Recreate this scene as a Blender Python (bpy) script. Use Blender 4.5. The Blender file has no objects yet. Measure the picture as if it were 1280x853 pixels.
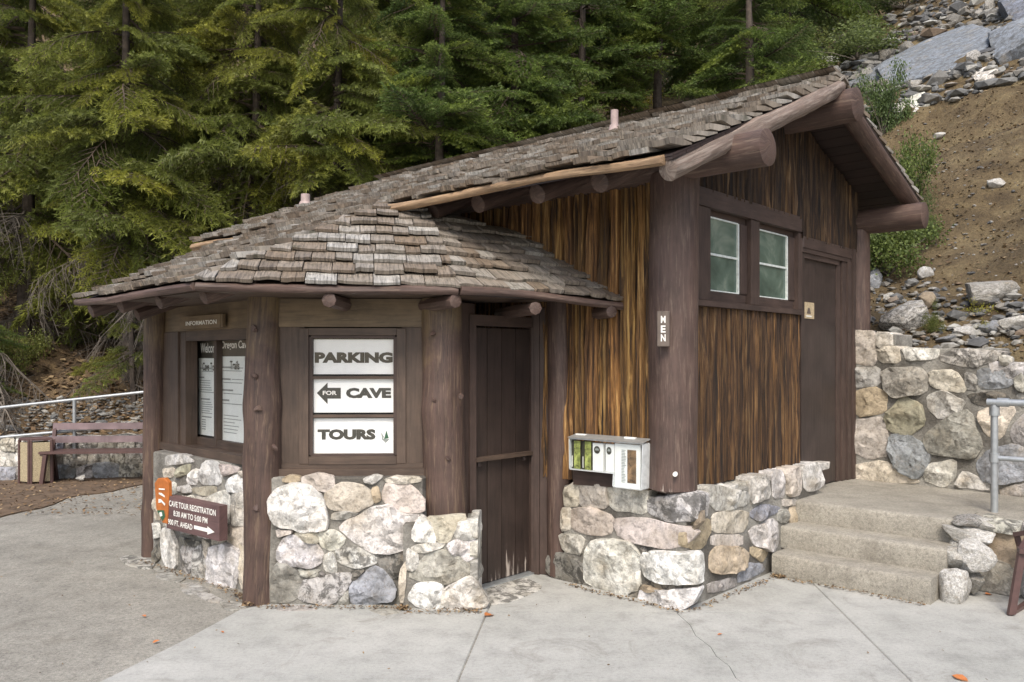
import bpy, bmesh, math, random
from math import sin, cos, pi, radians, sqrt
from mathutils.geometry import delaunay_2d_cdt
from mathutils import Vector, Matrix, noise, Quaternion
random.seed(7)
SC = bpy.context.scene
COL = SC.collection
R = random.uniform

# ------------------------------------------------------------------ camera, world, sun, exposure
FX, CX, HY, EYE = 1030.0, 640.0, 448.0, 1.7
cd = bpy.data.cameras.new('camera'); cam = bpy.data.objects.new('camera', cd); COL.objects.link(cam)
cam.location = (0, 0, EYE); cam.rotation_euler = (radians(90), 0, 0)
cd.sensor_width = 36; cd.lens = FX/1280*36; cd.shift_y = (HY-426.5)/1280
cd.clip_start = .05; cd.clip_end = 600
SC.camera = cam
SUN_EL, SUN_AZ = 50, 186          # azimuth: compass-like angle, light comes from behind left of the camera
w = bpy.data.worlds.new('World'); SC.world = w; w.use_nodes = True
nt = w.node_tree; bg = nt.nodes['Background']
sky = nt.nodes.new('ShaderNodeTexSky'); sky.sky_type = 'NISHITA'; sky.sun_disc = False
sky.sun_elevation = radians(SUN_EL); sky.sun_rotation = radians(SUN_AZ)
sky.air_density = 1.0; sky.dust_density = 3.0; sky.ozone_density = .6
nt.links.new(sky.outputs[0], bg.inputs[0]); bg.inputs[1].default_value = .15
sd = bpy.data.lights.new('sun', 'SUN'); sd.energy = 1.9; sd.angle = radians(22); sd.color = (1, .95, .86)
sun = bpy.data.objects.new('sun', sd); COL.objects.link(sun)
_d = Vector((sin(radians(SUN_AZ))*cos(radians(SUN_EL)), cos(radians(SUN_AZ))*cos(radians(SUN_EL)), sin(radians(SUN_EL))))
sun.rotation_euler = _d.to_track_quat('Z', 'Y').to_euler()
SC.view_settings.view_transform = 'Standard'; SC.view_settings.look = 'None'
SC.view_settings.gamma = 1; SC.view_settings.exposure = .67
SC.render.engine = 'CYCLES'
SC.cycles.max_bounces = 5; SC.cycles.transparent_max_bounces = 6

# ------------------------------------------------------------------ materials
class M:
    def __init__(s, name):
        s.m = bpy.data.materials.new(name); s.m.use_nodes = True
        s.t = s.m.node_tree; s.p = s.t.nodes['Principled BSDF']; s.out = s.t.nodes['Material Output']
    def n(s, typ, _p=None, **kw):
        nd = s.t.nodes.new('ShaderNode'+typ)
        for k, v in (_p or {}).items(): setattr(nd, k, v)
        for k, v in kw.items():
            key = int(k[1:]) if k[0] == 'i' and k[1:].isdigit() else k.replace('_', ' ')
            inp = nd.inputs[key]
            if isinstance(v, bpy.types.NodeSocket): s.t.links.new(v, inp)
            else: inp.default_value = v
        return nd
    def set(s, **kw):
        for k, v in kw.items():
            inp = s.p.inputs[k.replace('_', ' ')]
            if isinstance(v, bpy.types.NodeSocket): s.t.links.new(v, inp)
            else: inp.default_value = v
        return s
    def ramp(s, fac, stops):
        nd = s.n('ValToRGB', Fac=fac); r = nd.color_ramp
        while len(r.elements) < len(stops): r.elements.new(.5)
        for e, (p, c) in zip(r.elements, stops):
            e.position = p; e.color = (c, c, c, 1) if isinstance(c, (int, float)) else tuple(c)+(1,)
        return nd.outputs[0]
    def mix(s, fac, a, b, mode='MIX'):
        nd = s.n('Mix', dict(data_type='RGBA', blend_type=mode))
        for i, v in ((0, fac), (6, a), (7, b)):
            if isinstance(v, bpy.types.NodeSocket): s.t.links.new(v, nd.inputs[i])
            else: nd.inputs[i].default_value = v if i == 0 else tuple(v)+(1,)
        return nd.outputs[2]
    def math(s, op, a, b=0.0, c=None):
        nd = s.n('Math', dict(operation=op), i0=a, i1=b)
        return nd.outputs[0]
    def coords(s, kind='Object', scale=(1, 1, 1), rnd=0):
        tc = s.n('TexCoord'); v = tc.outputs[kind]
        if rnd:
            oi = s.n('ObjectInfo'); r = s.math('MULTIPLY', oi.outputs['Random'], rnd)
            v = s.n('VectorMath', dict(operation='ADD'), i0=v, i1=r).outputs[0]
        return s.n('Mapping', Vector=v, Scale=scale).outputs[0]
    def noise(s, vec, scale, detail=4, rough=.55, dist=0):
        return s.n('TexNoise', Vector=vec, Scale=scale, Detail=detail, Roughness=rough, Distortion=dist).outputs[0]
    def bump(s, h, strength=.5, dist=.01, normal=None):
        kw = dict(Height=h, Strength=strength, Distance=dist)
        if normal is not None: kw['Normal'] = normal
        b = s.n('Bump', **kw).outputs[0]
        s.t.links.new(b, s.p.inputs['Normal']); return b

def mat_stone():
    m = M('stone'); oi = m.n('ObjectInfo'); v = m.coords(rnd=40)
    a = m.noise(v, 5, 6, .6); b = m.noise(v, 28, 6, .7); c = m.noise(v, 11, 8, .75, .6)
    col = m.mix(1, oi.outputs['Color'], m.ramp(a, [(.3, (.66, .62, .56)), (.5, (1, .98, .95)), (.68, (1.22, 1.2, 1.2))]), 'MULTIPLY')
    col = m.mix(1, col, m.ramp(b, [(.35, .58), (.48, 1.0), (.66, 1.12)]), 'MULTIPLY')
    wv = m.n('TexWave', dict(bands_direction='DIAGONAL'), Vector=v, Scale=4., Distortion=16., Detail=6., Detail_Scale=2.2).outputs[1]
    col = m.mix(m.math('MULTIPLY', m.ramp(wv, [(.0, 1.), (.07, 0.)]), .3), col, (.2, .16, .12))
    st = m.noise(v, 3.2, 5, .6)
    col = m.mix(m.math('MULTIPLY', m.ramp(st, [(.54, 0.), (.68, 1.)]), .3), col, (.40, .31, .19))
    lich = m.ramp(c, [(.47, 0.), (.55, 1.)])
    k = m.math('MULTIPLY', lich, m.math('SUBTRACT', 1.0, oi.outputs['Alpha']))
    col = m.mix(k, col, (.045, .042, .036))
    m.set(Base_Color=col, Roughness=.82)
    n1 = m.bump(m.noise(v, 14, 8, .65, .3), .8, .025); m.bump(m.noise(v, 70, 5, .7), .45, .006, n1)
    return m.m
def mat_mortar():
    m = M('mortar'); v = m.coords()
    a = m.noise(v, 3, 5); b = m.noise(v, 60, 4, .7)
    col = m.ramp(a, [(.40, (.11, .10, .085)), (.6, (.31, .295, .26))])
    col = m.mix(1, col, m.ramp(b, [(.35, .75), (.6, 1.1)]), 'MULTIPLY')
    m.set(Base_Color=col, Roughness=.95); m.bump(b, .8, .015); return m.m
def mat_paint(name, c, wear=.0, bare=(.23, .16, .09), grain=1., rough=.62, top=False, checks=False, scuff=None):
    m = M(name); v = m.coords('UV', (42, 3.0, 1), rnd=30); o = m.coords(rnd=9)
    g = m.noise(v, 1, 6, .65, .4); a = m.noise(o, 4, 5, .6); f = m.noise(m.coords('UV', (160, 5, 1)), 1, 3)
    col = m.mix(1, c, m.ramp(a, [(.3, .72), (.5, 1.), (.72, 1.3)]), 'MULTIPLY')
    col = m.mix(1, col, m.ramp(g, [(.3, .68), (.5, 1.0), (.7, 1.18)]), 'MULTIPLY')
    if wear:
        k = m.ramp(m.noise(v, 1.4, 7, .7, .2), [(.62-wear*.3, 0.), (.72-wear*.3, 1.)])
        col = m.mix(m.math('MULTIPLY', k, .7), col, bare)
    if top:
        z = m.n('SeparateXYZ', Vector=m.n('NewGeometry').outputs['Position']).outputs[2]
        q = m.math('ADD', z, m.math('MULTIPLY', a, 1.5))
        q = m.math('MULTIPLY', m.ramp(m.math('MULTIPLY', q, .33), [(.80, 0.), (.97, 1.)]), m.ramp(g, [(.36, .25), (.55, 1.)]))
        col = m.mix(m.math('MULTIPLY', q, .8), col, (.19, .135, .06))
    ck = m.ramp(m.noise(m.coords('UV', (26, .9, 1), rnd=17), 1, 5, .6, .1), [(.485, 0.), (.5, 1.), (.515, 0.)])
    ck = m.math('MULTIPLY', ck, m.ramp(m.noise(o, 1.3, 3), [(.45, 0.), (.6, 1.)]))
    if checks: col = m.mix(m.math('MULTIPLY', ck, .75), col, (.02, .014, .012))
    if scuff:
        z = m.n('SeparateXYZ', Vector=m.n('NewGeometry').outputs['Position']).outputs[2]
        sc = m.math('MULTIPLY', m.math('SUBTRACT', scuff[1], z), scuff[2])
        sc = m.math('ADD', sc, m.math('MULTIPLY', m.math('SUBTRACT', g, .5), 3.4))
        col = m.mix(m.ramp(sc, [(.55, 0.), (.72, 1.)]), col, (.42, .36, .31))
    m.set(Base_Color=col, Roughness=rough)
    n1 = m.bump(g, .35*grain, .012); m.bump(f, .25*grain, .003, n1)
    return m.m
def mat_bark():
    m = M('bark'); oi = m.n('ObjectInfo')
    v = m.coords(scale=(40, 40, 1.2), rnd=20); v2 = m.coords(scale=(9, 9, .9), rnd=20); v3 = m.coords(scale=(190, 190, 8), rnd=3)
    a = m.noise(v, 1, 7, .62, .12); b = m.noise(v2, 1, 4, .6); c = m.noise(v3, 1, 4, .7)
    col = m.ramp(a, [(.36, (.014, .009, .006)), (.45, (.085, .042, .016)), (.55, (.22, .115, .04)), (.66, (.40, .25, .11))])
    col = m.mix(m.math('MULTIPLY', m.ramp(b, [(.38, 1.), (.62, 0.)]), .55), col, (.05, .027, .016))
    col = m.mix(1, col, m.ramp(c, [(.3, .6), (.65, 1.25)]), 'MULTIPLY')
    col = m.mix(1, col, oi.outputs['Color'], 'MULTIPLY')
    m.set(Base_Color=col, Roughness=.85)
    n1 = m.bump(a, .8, .02); m.bump(c, .5, .005, n1); return m.m
def mat_shingle(name, island=False):
    m = M(name)
    r = m.n('NewGeometry').outputs['Random Per Island'] if island else m.n('ObjectInfo').outputs['Random']
    uv = m.n('TexCoord').outputs['UV']
    uv = m.n('VectorMath', dict(operation='ADD'), i0=uv, i1=m.math('MULTIPLY', r, 50)).outputs[0]
    g = m.noise(m.n('Mapping', Vector=uv, Scale=(75, 4.5, 1)).outputs[0], 1, 6, .7, .25)
    a = m.noise(m.n('Mapping', Vector=uv, Scale=(9, 6, 1)).outputs[0], 1, 5, .6)
    base = m.ramp(r, [(0, (.15, .115, .085)), (.15, (.28, .25, .21)), (.3, (.20, .15, .105)), (.45, (.33, .305, .265)), (.6, (.24, .20, .16)), (.75, (.18, .135, .095)), (.88, (.31, .285, .25)), (1, (.40, .38, .345))])
    col = m.mix(1, base, m.ramp(g, [(.34, .35), (.5, 1.), (.66, 1.35)]), 'MULTIPLY')
    col = m.mix(m.math('MULTIPLY', m.ramp(a, [(.5, 0.), (.72, 1.)]), .5), col, (.11, .085, .06))
    mo = m.noise(m.coords('Object', rnd=4) if not island else m.coords(), 7, 6, .75)
    col = m.mix(m.math('MULTIPLY', m.ramp(mo, [(.56, 0.), (.68, 1.)]), .7), col, (.055, .055, .028))
    m.set(Base_Color=col, Roughness=.66); m.bump(g, .9, .014); return m.m
def mat_concrete(name, c1, c2, spk=1., bs=.4):
    m = M(name); v = m.coords(); P = m.n('NewGeometry').outputs['Position']
    a = m.noise(P, .8, 6, .6, .3); b = m.noise(P, 5, 7, .65); c = m.noise(P, 190, 3, .8); d = m.noise(P, 45, 5, .7)
    col = m.mix(m.ramp(a, [(.32, 0.), (.66, 1.)]), c1, c2)
    col = m.mix(1, col, m.ramp(b, [(.3, .80), (.5, 1.), (.7, 1.1)]), 'MULTIPLY')
    col = m.mix(1, col, m.ramp(c, [(.3, 1-.45*spk), (.5, 1.), (.72, 1+.35*spk)]), 'MULTIPLY')
    col = m.mix(1, col, m.ramp(d, [(.32, 1-.3*spk), (.5, 1.), (.7, 1+.15*spk)]), 'MULTIPLY')
    st = m.noise(P, 1.7, 8, .72, 1.2)
    col = m.mix(m.math('MULTIPLY', m.ramp(st, [(.54, 0.), (.68, 1.)]), .45), col, (.14, .125, .10))
    m.set(Base_Color=col, Roughness=.9)
    n1 = m.bump(c, bs, .004); m.bump(d, bs, .008, n1); return m.m
def mat_simple(name, c, rough=.6, metal=0., var=.2, scale=20, bumps=.15, spec=None):
    m = M(name); v = m.coords(); a = m.noise(v, scale, 5, .6)
    col = m.mix(1, c, m.ramp(a, [(.3, 1-var), (.7, 1+var)]), 'MULTIPLY')
    m.set(Base_Color=col, Roughness=rough, Metallic=metal)
    if spec is not None: m.set(Specular_IOR_Level=spec)
    if bumps: m.bump(a, bumps, .005)
    return m.m
def mat_glass(name, tint=(1, 1, 1), amount=.12):
    m = M(name); tr = m.n('BsdfTransparent', Color=tint+(1,)); gl = m.n('BsdfGlossy', Roughness=.04)
    fr = m.n('LayerWeight', Blend=.5); k = m.math('ADD', m.math('MULTIPLY', m.math('POWER', fr.outputs['Facing'], 5.0), .8), amount)
    mx = m.n('MixShader', Fac=k, i1=tr.outputs[0], i2=gl.outputs[0])
    m.t.links.new(mx.outputs[0], m.out.inputs[0]); return m.m
def mat_frosted():
    m = M('frosted_glass'); v = m.coords(rnd=5)
    a = m.noise(v, 2.2, 4, .6, .5)
    col = m.ramp(a, [(.35, (.045, .075, .06)), (.55, (.10, .15, .12)), (.72, (.26, .31, .25))])
    m.set(Base_Color=col, Roughness=.1); return m.m
def mat_leaf(name, dark, light, trans=.35):
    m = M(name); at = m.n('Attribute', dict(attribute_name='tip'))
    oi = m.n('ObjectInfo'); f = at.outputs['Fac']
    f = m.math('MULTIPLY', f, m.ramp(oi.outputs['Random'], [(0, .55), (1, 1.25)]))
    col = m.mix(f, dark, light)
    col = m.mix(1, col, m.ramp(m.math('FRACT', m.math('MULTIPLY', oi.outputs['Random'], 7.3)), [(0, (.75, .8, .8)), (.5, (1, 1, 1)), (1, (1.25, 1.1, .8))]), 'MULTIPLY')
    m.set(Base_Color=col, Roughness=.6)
    tl = m.n('BsdfTranslucent', Color=col)
    mx = m.n('MixShader', Fac=trans, i1=m.p.outputs[0], i2=tl.outputs[0])
    m.t.links.new(mx.outputs[0], m.out.inputs[0]); return m.m
def mat_hill():
    m = M('hill_soil'); P = m.n('NewGeometry').outputs['Position']
    sp = m.n('SeparateXYZ', Vector=P); a = m.noise(P, .9, 7, .6, .4); b = m.noise(P, 7, 7, .7); c = m.noise(P, 40, 5, .75)
    right = m.ramp(m.math('ADD', m.math('MULTIPLY', m.math('SUBTRACT', sp.outputs[0], 1.5), .25), m.math('MULTIPLY', a, .8)), [(.25, 0.), (.95, 1.)])
    litter = m.ramp(b, [(.3, (.05, .035, .02)), (.5, (.13, .085, .045)), (.7, (.26, .18, .09))])
    soil = m.ramp(m.noise(P, 2.4, 8, .68, .5), [(.3, (.075, .05, .024)), (.5, (.145, .103, .05)), (.7, (.235, .18, .092))])
    col = m.mix(right, litter, soil)
    col = m.mix(1, col, m.ramp(c, [(.3, .6), (.5, 1.), (.7, 1.3)]), 'MULTIPLY')
    m.set(Base_Color=col, Roughness=.95)
    n1 = m.bump(b, .8, .12); m.bump(c, .8, .03, n1); return m.m

STONE = mat_stone(); MORTAR = mat_mortar()
LOGM = mat_paint('brown_log_paint', (.086, .053, .042), wear=.3, bare=(.17, .12, .09), checks=True, grain=1.6)
CORNERM = mat_paint('corner_post_paint', (.086, .053, .042), wear=.3, bare=(.17, .12, .09), checks=True, grain=1.6, scuff=(0, .87, 5.))
POSTM = mat_paint('weathered_post_paint', (.080, .048, .037), wear=.33, bare=(.17, .115, .075), top=True, checks=True, grain=1.8)
TRIM = mat_paint('brown_trim_paint', (.062, .040, .032), wear=.05, bare=(.13, .09, .07), grain=.4)
KTRIM = mat_paint('kiosk_trim_paint', (.078, .052, .037), wear=.05, bare=(.15, .11, .08), grain=.4)
KHEAD = mat_paint('faded_header_paint', (.15, .105, .06), wear=.1, bare=(.2, .15, .09), grain=.5)
DOORM = mat_paint('door_paint', (.042, .029, .025), grain=.3, rough=.5)
KDOORM = mat_paint('kiosk_door_paint', (.040, .027, .022), grain=.4, rough=.5, scuff=(0, .22, 2.2))
RAWW = mat_paint('bare_pole_wood', (.27, .175, .10), wear=.35, bare=(.42, .29, .17), checks=True, grain=1.8)
GREYW = mat_paint('greyed_log_wood', (.17, .125, .10), wear=.45, bare=(.30, .25, .21), grain=2.)
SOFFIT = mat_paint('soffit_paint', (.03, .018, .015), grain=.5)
BARK = mat_bark()
SHG = mat_shingle('cedar_shingle'); SHGI = mat_shingle('cedar_shingle_field', True)
CONC = mat_concrete('smooth_concrete', (.335, .335, .31), (.42, .415, .39), .55, .25)
AGG = mat_concrete('worn_aggregate_paving', (.235, .222, .192), (.33, .312, .272), 1.2, .7)
STEPM = mat_concrete('step_concrete', (.235, .215, .175), (.36, .335, .285), 1.1, .7)
WHITE = mat_simple('white_board', (.88, .88, .85), .5, var=.03)
PAPER = mat_simple('paper', (.82, .85, .80), .6, var=.04)
INK = mat_simple('dark_lettering', (.045, .042, .03), .5, var=.3, scale=40, bumps=0)
GREYINK = mat_simple('grey_print', (.28, .30, .28), .6, bumps=0)
WINK = mat_simple('white_lettering', (.8, .78, .72), .5, var=.05, bumps=0)
SIGNB = mat_paint('sign_board_paint', (.12, .068, .065), grain=.4)
SIGNL = mat_paint('light_brown_sign', (.13, .10, .08), grain=.4)
ORANGE = mat_simple('orange_brown_paint', (.42, .13, .025), .5)
GREEN = mat_simple('green_paint', (.03, .10, .05), .5)
STEEL = mat_simple('galvanised_steel', (.40, .42, .43), .38, metal=.55, var=.15)
PVC = mat_simple('pink_vent_pipe', (.36, .275, .255), .6)
DARK = mat_simple('interior_shade_black', (.012, .011, .01), .9, bumps=0)  # near-black colour paints the shade inside the kiosk
NOTICE = mat_simple('brass_notice', (.48, .38, .24), .5, var=.3, scale=60)
GLASS = mat_glass('window_glass', amount=.03); ACRYL = mat_glass('clear_acrylic', (.98, .99, .99), .04)
ACED = mat_simple('acrylic_edge', (.6, .62, .62), .3)
WFRAME = mat_simple('white_window_bead', (.7, .74, .70), .5)
FROST = mat_frosted()
BENCHM = mat_simple('brown_bench_steel', (.09, .05, .045), .45, var=.2)
BENCHW = mat_paint('purple_brown_slat', (.20, .145, .15), grain=.3)
BINM = mat_simple('pebble_bin_panel', (.36, .30, .19), .9, var=.45, scale=90, bumps=.8)
HILL = mat_hill()
LITTER = M('leaf_litter')
_r = LITTER.n('NewGeometry').outputs['Random Per Island']
LITTER.set(Base_Color=LITTER.ramp(_r, [(0, (.05, .03, .018)), (.35, (.13, .08, .04)), (.7, (.22, .14, .07)), (1, (.34, .25, .14))]), Roughness=.8); LITTER = LITTER.m
RUBBLE = M('rubble')
_r = RUBBLE.n('NewGeometry').outputs['Random Per Island']
RUBBLE.set(Base_Color=RUBBLE.mix(1, RUBBLE.ramp(_r, [(0, (.07, .07, .072)), (.35, (.15, .15, .145)), (.65, (.21, .19, .16)), (.88, (.34, .335, .31)), (1, (.16, .11, .07))]), RUBBLE.ramp(RUBBLE.noise(RUBBLE.coords(), 30, 4), [(.3, .7), (.7, 1.2)]), 'MULTIPLY'), Roughness=.85); RUBBLE = RUBBLE.m
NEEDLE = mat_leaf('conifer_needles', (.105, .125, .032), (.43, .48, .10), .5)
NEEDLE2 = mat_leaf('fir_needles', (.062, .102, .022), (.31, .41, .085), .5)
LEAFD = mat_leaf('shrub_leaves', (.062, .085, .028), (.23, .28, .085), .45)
LEAFY = mat_leaf('yellow_leaves', (.22, .22, .03), (.50, .46, .06))
LEAFG = mat_leaf('light_leaves', (.05, .085, .025), (.19, .26, .07))
TBARK = mat_simple('tree_bark', (.075, .058, .046), .9, var=.5, scale=12, bumps=.8)
DEADW = mat_simple('dead_twig_wood', (.125, .105, .085), .9, var=.3)
TWIG = mat_simple('live_twig_wood', (.07, .05, .035), .9, var=.3)
DRYLEAF = mat_simple('dry_leaf', (.45, .16, .05), .6)
C = dict(w=(.62, .61, .575, .6), W=(.72, .715, .695, .62), c=(.56, .52, .455, .8), s=(.20, .228, .265, .45), o=(.45, .37, .27, .9), g=(.37, .36, .335, .6),
         G=(.50, .49, .47, .25), b=(.32, .34, .37, .65), d=(.20, .19, .17, .1), p=(.58, .52, .47, .85), n=(.33, .27, .20, 1), v=(.36, .345, .27, .8))

# ------------------------------------------------------------------ object helpers
WP = {}
def root(name, loc, label, cat, group=None):
    o = bpy.data.objects.new(name, None); o.empty_display_size = .1; COL.objects.link(o)
    o.location = loc; WP[o.name] = Vector(loc); tag(o, label, cat, group); return o
def tag(o, label=None, cat=None, group=None, kind=None):
    if label: o['label'] = label
    if cat: o['category'] = cat
    if group: o['group'] = group
    if kind: o['kind'] = kind
    return o
def place(name, me, loc, parent=None):
    o = bpy.data.objects.new(name, me); COL.objects.link(o)
    loc = Vector(loc); WP[o.name] = loc
    if parent: o.parent = parent; o.location = loc - WP[parent.name]
    else: o.location = loc
    return o
def mk(name, V, F, mat, parent=None, smooth=False, uv=None, sharp=None, color=None, origin=None, matidx=None):
    """V in world coordinates, linked as one mesh object with its origin at its middle"""
    V = [Vector(v) for v in V]
    if origin is None:
        mn = [min(v[i] for v in V) for i in range(3)]; mx = [max(v[i] for v in V) for i in range(3)]
        origin = Vector([(a+b)/2 for a, b in zip(mn, mx)])
    me = bpy.data.meshes.new(name); me.from_pydata([v-origin for v in V], [], F)
    for mm in (mat if isinstance(mat, (list, tuple)) else [mat]): me.materials.append(mm)
    if matidx: me.polygons.foreach_set('material_index', matidx)
    if uv:
        l = me.uv_layers.new(name='UVMap'); idx = [0]*len(me.loops); me.loops.foreach_get('vertex_index', idx)
        flat = []
        for i in idx: flat += [uv[i][0], uv[i][1]]
        l.data.foreach_set('uv', flat)
    if smooth:
        me.polygons.foreach_set('use_smooth', [True]*len(me.polygons))
        if sharp: me.set_sharp_from_angle(angle=radians(sharp))
    me.update()
    o = place(name, me, origin, parent)
    if color: o.color = color
    return o

class Frame:
    """a wall plane: origin, direction left to right, up, outward normal"""
    def __init__(s, O, d, up=(0, 0, 1), n=None):
        s.O = Vector(O); s.d = Vector(d).normalized(); s.up = Vector(up).normalized()
        s.n = Vector(n).normalized() if n else s.d.cross(s.up).normalized()
    def P(s, a, z, out=0): return s.O + s.d*a + s.up*z + s.n*out
    def pix(s, px, py, out=0):
        r = Vector(((px-CX)/FX, 1, -(py-HY)/FX)); c = Vector((0, 0, EYE)); q = s.O + s.n*out
        k = (q-c).dot(s.n)/r.dot(s.n); h = c+r*k-q
        return h.dot(s.d), h.dot(s.up)
def G(px, py, z=0):
    d = (EYE-z)*FX/(py-HY); return Vector(((px-CX)/FX*d, d, z))
def AT(px, py, d): return Vector(((px-CX)/FX*d, d, EYE-(py-HY)/FX*d))

BOXF = [(0, 1, 2, 3), (7, 6, 5, 4), (0, 4, 5, 1), (1, 5, 6, 2), (2, 6, 7, 3), (3, 7, 4, 0)]
def prism(name, fr, poly, o0, o1, mat, parent, ch=.006, color=None):
    """polygon (s,z) on a frame, extruded from o0 (back) to o1 (front) with a small chamfer at the front"""
    n = len(poly); cx = sum(p[0] for p in poly)/n; cz = sum(p[1] for p in poly)/n
    ar = sum(poly[i][0]*poly[(i+1) % n][1]-poly[(i+1) % n][0]*poly[i][1] for i in range(n))
    if ar < 0: poly = poly[::-1]
    V = []; uv = []
    w_ = max(p[0] for p in poly)-min(p[0] for p in poly); h_ = max(p[1] for p in poly)-min(p[1] for p in poly)
    def ins(p, k):
        L = sqrt((p[0]-cx)**2+(p[1]-cz)**2) or 1
        return (p[0]-(p[0]-cx)/L*k*1.3, p[1]-(p[1]-cz)/L*k*1.3)
    for out, k in ((o0, 0), (o1-ch, 0), (o1, ch)):
        for p in poly:
            q = ins(p, k); V.append(fr.P(q[0], q[1], out))
            uv.append((q[0]+out, q[1]) if h_ >= w_ else (q[1]+out, q[0]))
    F = [tuple(range(n-1, -1, -1)), tuple(range(2*n, 3*n))]
    for r in range(2):
        for i in range(n):
            j = (i+1) % n; F.append((r*n+i, r*n+j, (r+1)*n+j, (r+1)*n+i))
    return mk(name, V, F, mat, parent, uv=uv, color=color)
def board(name, fr, s0, s1, z0, z1, o0, o1, mat, parent, ch=.004):
    return prism(name, fr, [(s0, z0), (s1, z0), (s1, z1), (s0, z1)], o0, o1, mat, parent, ch)
def pboard(name, fr, pts, o0, o1, mat, parent, ch=.004):
    return prism(name, fr, [fr.pix(x, y, o1) for x, y in pts], o0, o1, mat, parent, ch)

def log(name, p0, p1, r0, r1, mat, parent, seg=18, rough=.02, cham=.35, flat=0, step=.12, knot=0, color=None):
    p0, p1 = Vector(p0), Vector(p1); ax = p1-p0; L = ax.length; ax.normalize()
    a = ax.orthogonal().normalized() if abs(ax.z) < .9 else Vector((1, 0, 0)); b = ax.cross(a).normalized(); a = b.cross(ax)
    n = max(3, int(L/step)); V = []; uv = []; F = []; off = Vector((R(0, 50), R(0, 50), R(0, 50)))
    st = [(0, 1-cham)] + [(cham*.35*r0, 1)] + [(L*i/n, 1) for i in range(1, n)] + [(L-cham*.35*r1, 1), (L, 1-cham)]
    kn = [(R(.1, .9)*L, R(0, 2*pi)) for _ in range(knot)]
    for t, k in st:
        r = r0+(r1-r0)*t/L; cw = Vector((noise.noise(off+Vector((t*.7, 0, 0))), noise.noise(off+Vector((0, t*.7, 9))), 0))*rough*.6
        for i in range(seg):
            th = 2*pi*i/seg
            q = Vector((cos(th)*1.3, sin(th)*1.3, t*1.6))
            rr = r*k*(1+rough*3*noise.noise(q+off)+rough*1.2*noise.noise(q*3+off))
            for kt, kth in kn:
                dd = ((t-kt)/.09)**2+(((th-kth+pi) % (2*pi)-pi)*r/.07)**2
                rr += .011*math.exp(-dd)
            V.append(p0+ax*t+a*(cos(th)*rr+cw.x)+b*(sin(th)*rr+cw.y)); uv.append((th*r, t))
    m = len(st)
    for j in range(m-1):
        for i in range(seg):
            k = (i+1) % seg; F.append((j*seg+i, j*seg+k, (j+1)*seg+k, (j+1)*seg+i))
    V += [p0, p1]; uv += [(0, 0), (0, L)]
    for i in range(seg):
        k = (i+1) % seg; F.append((m*seg, k, i)); F.append((m*seg+1, (m-1)*seg+i, (m-1)*seg+k))
    return mk(name, V, F, mat, parent, True, uv, 40, color=color)

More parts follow.
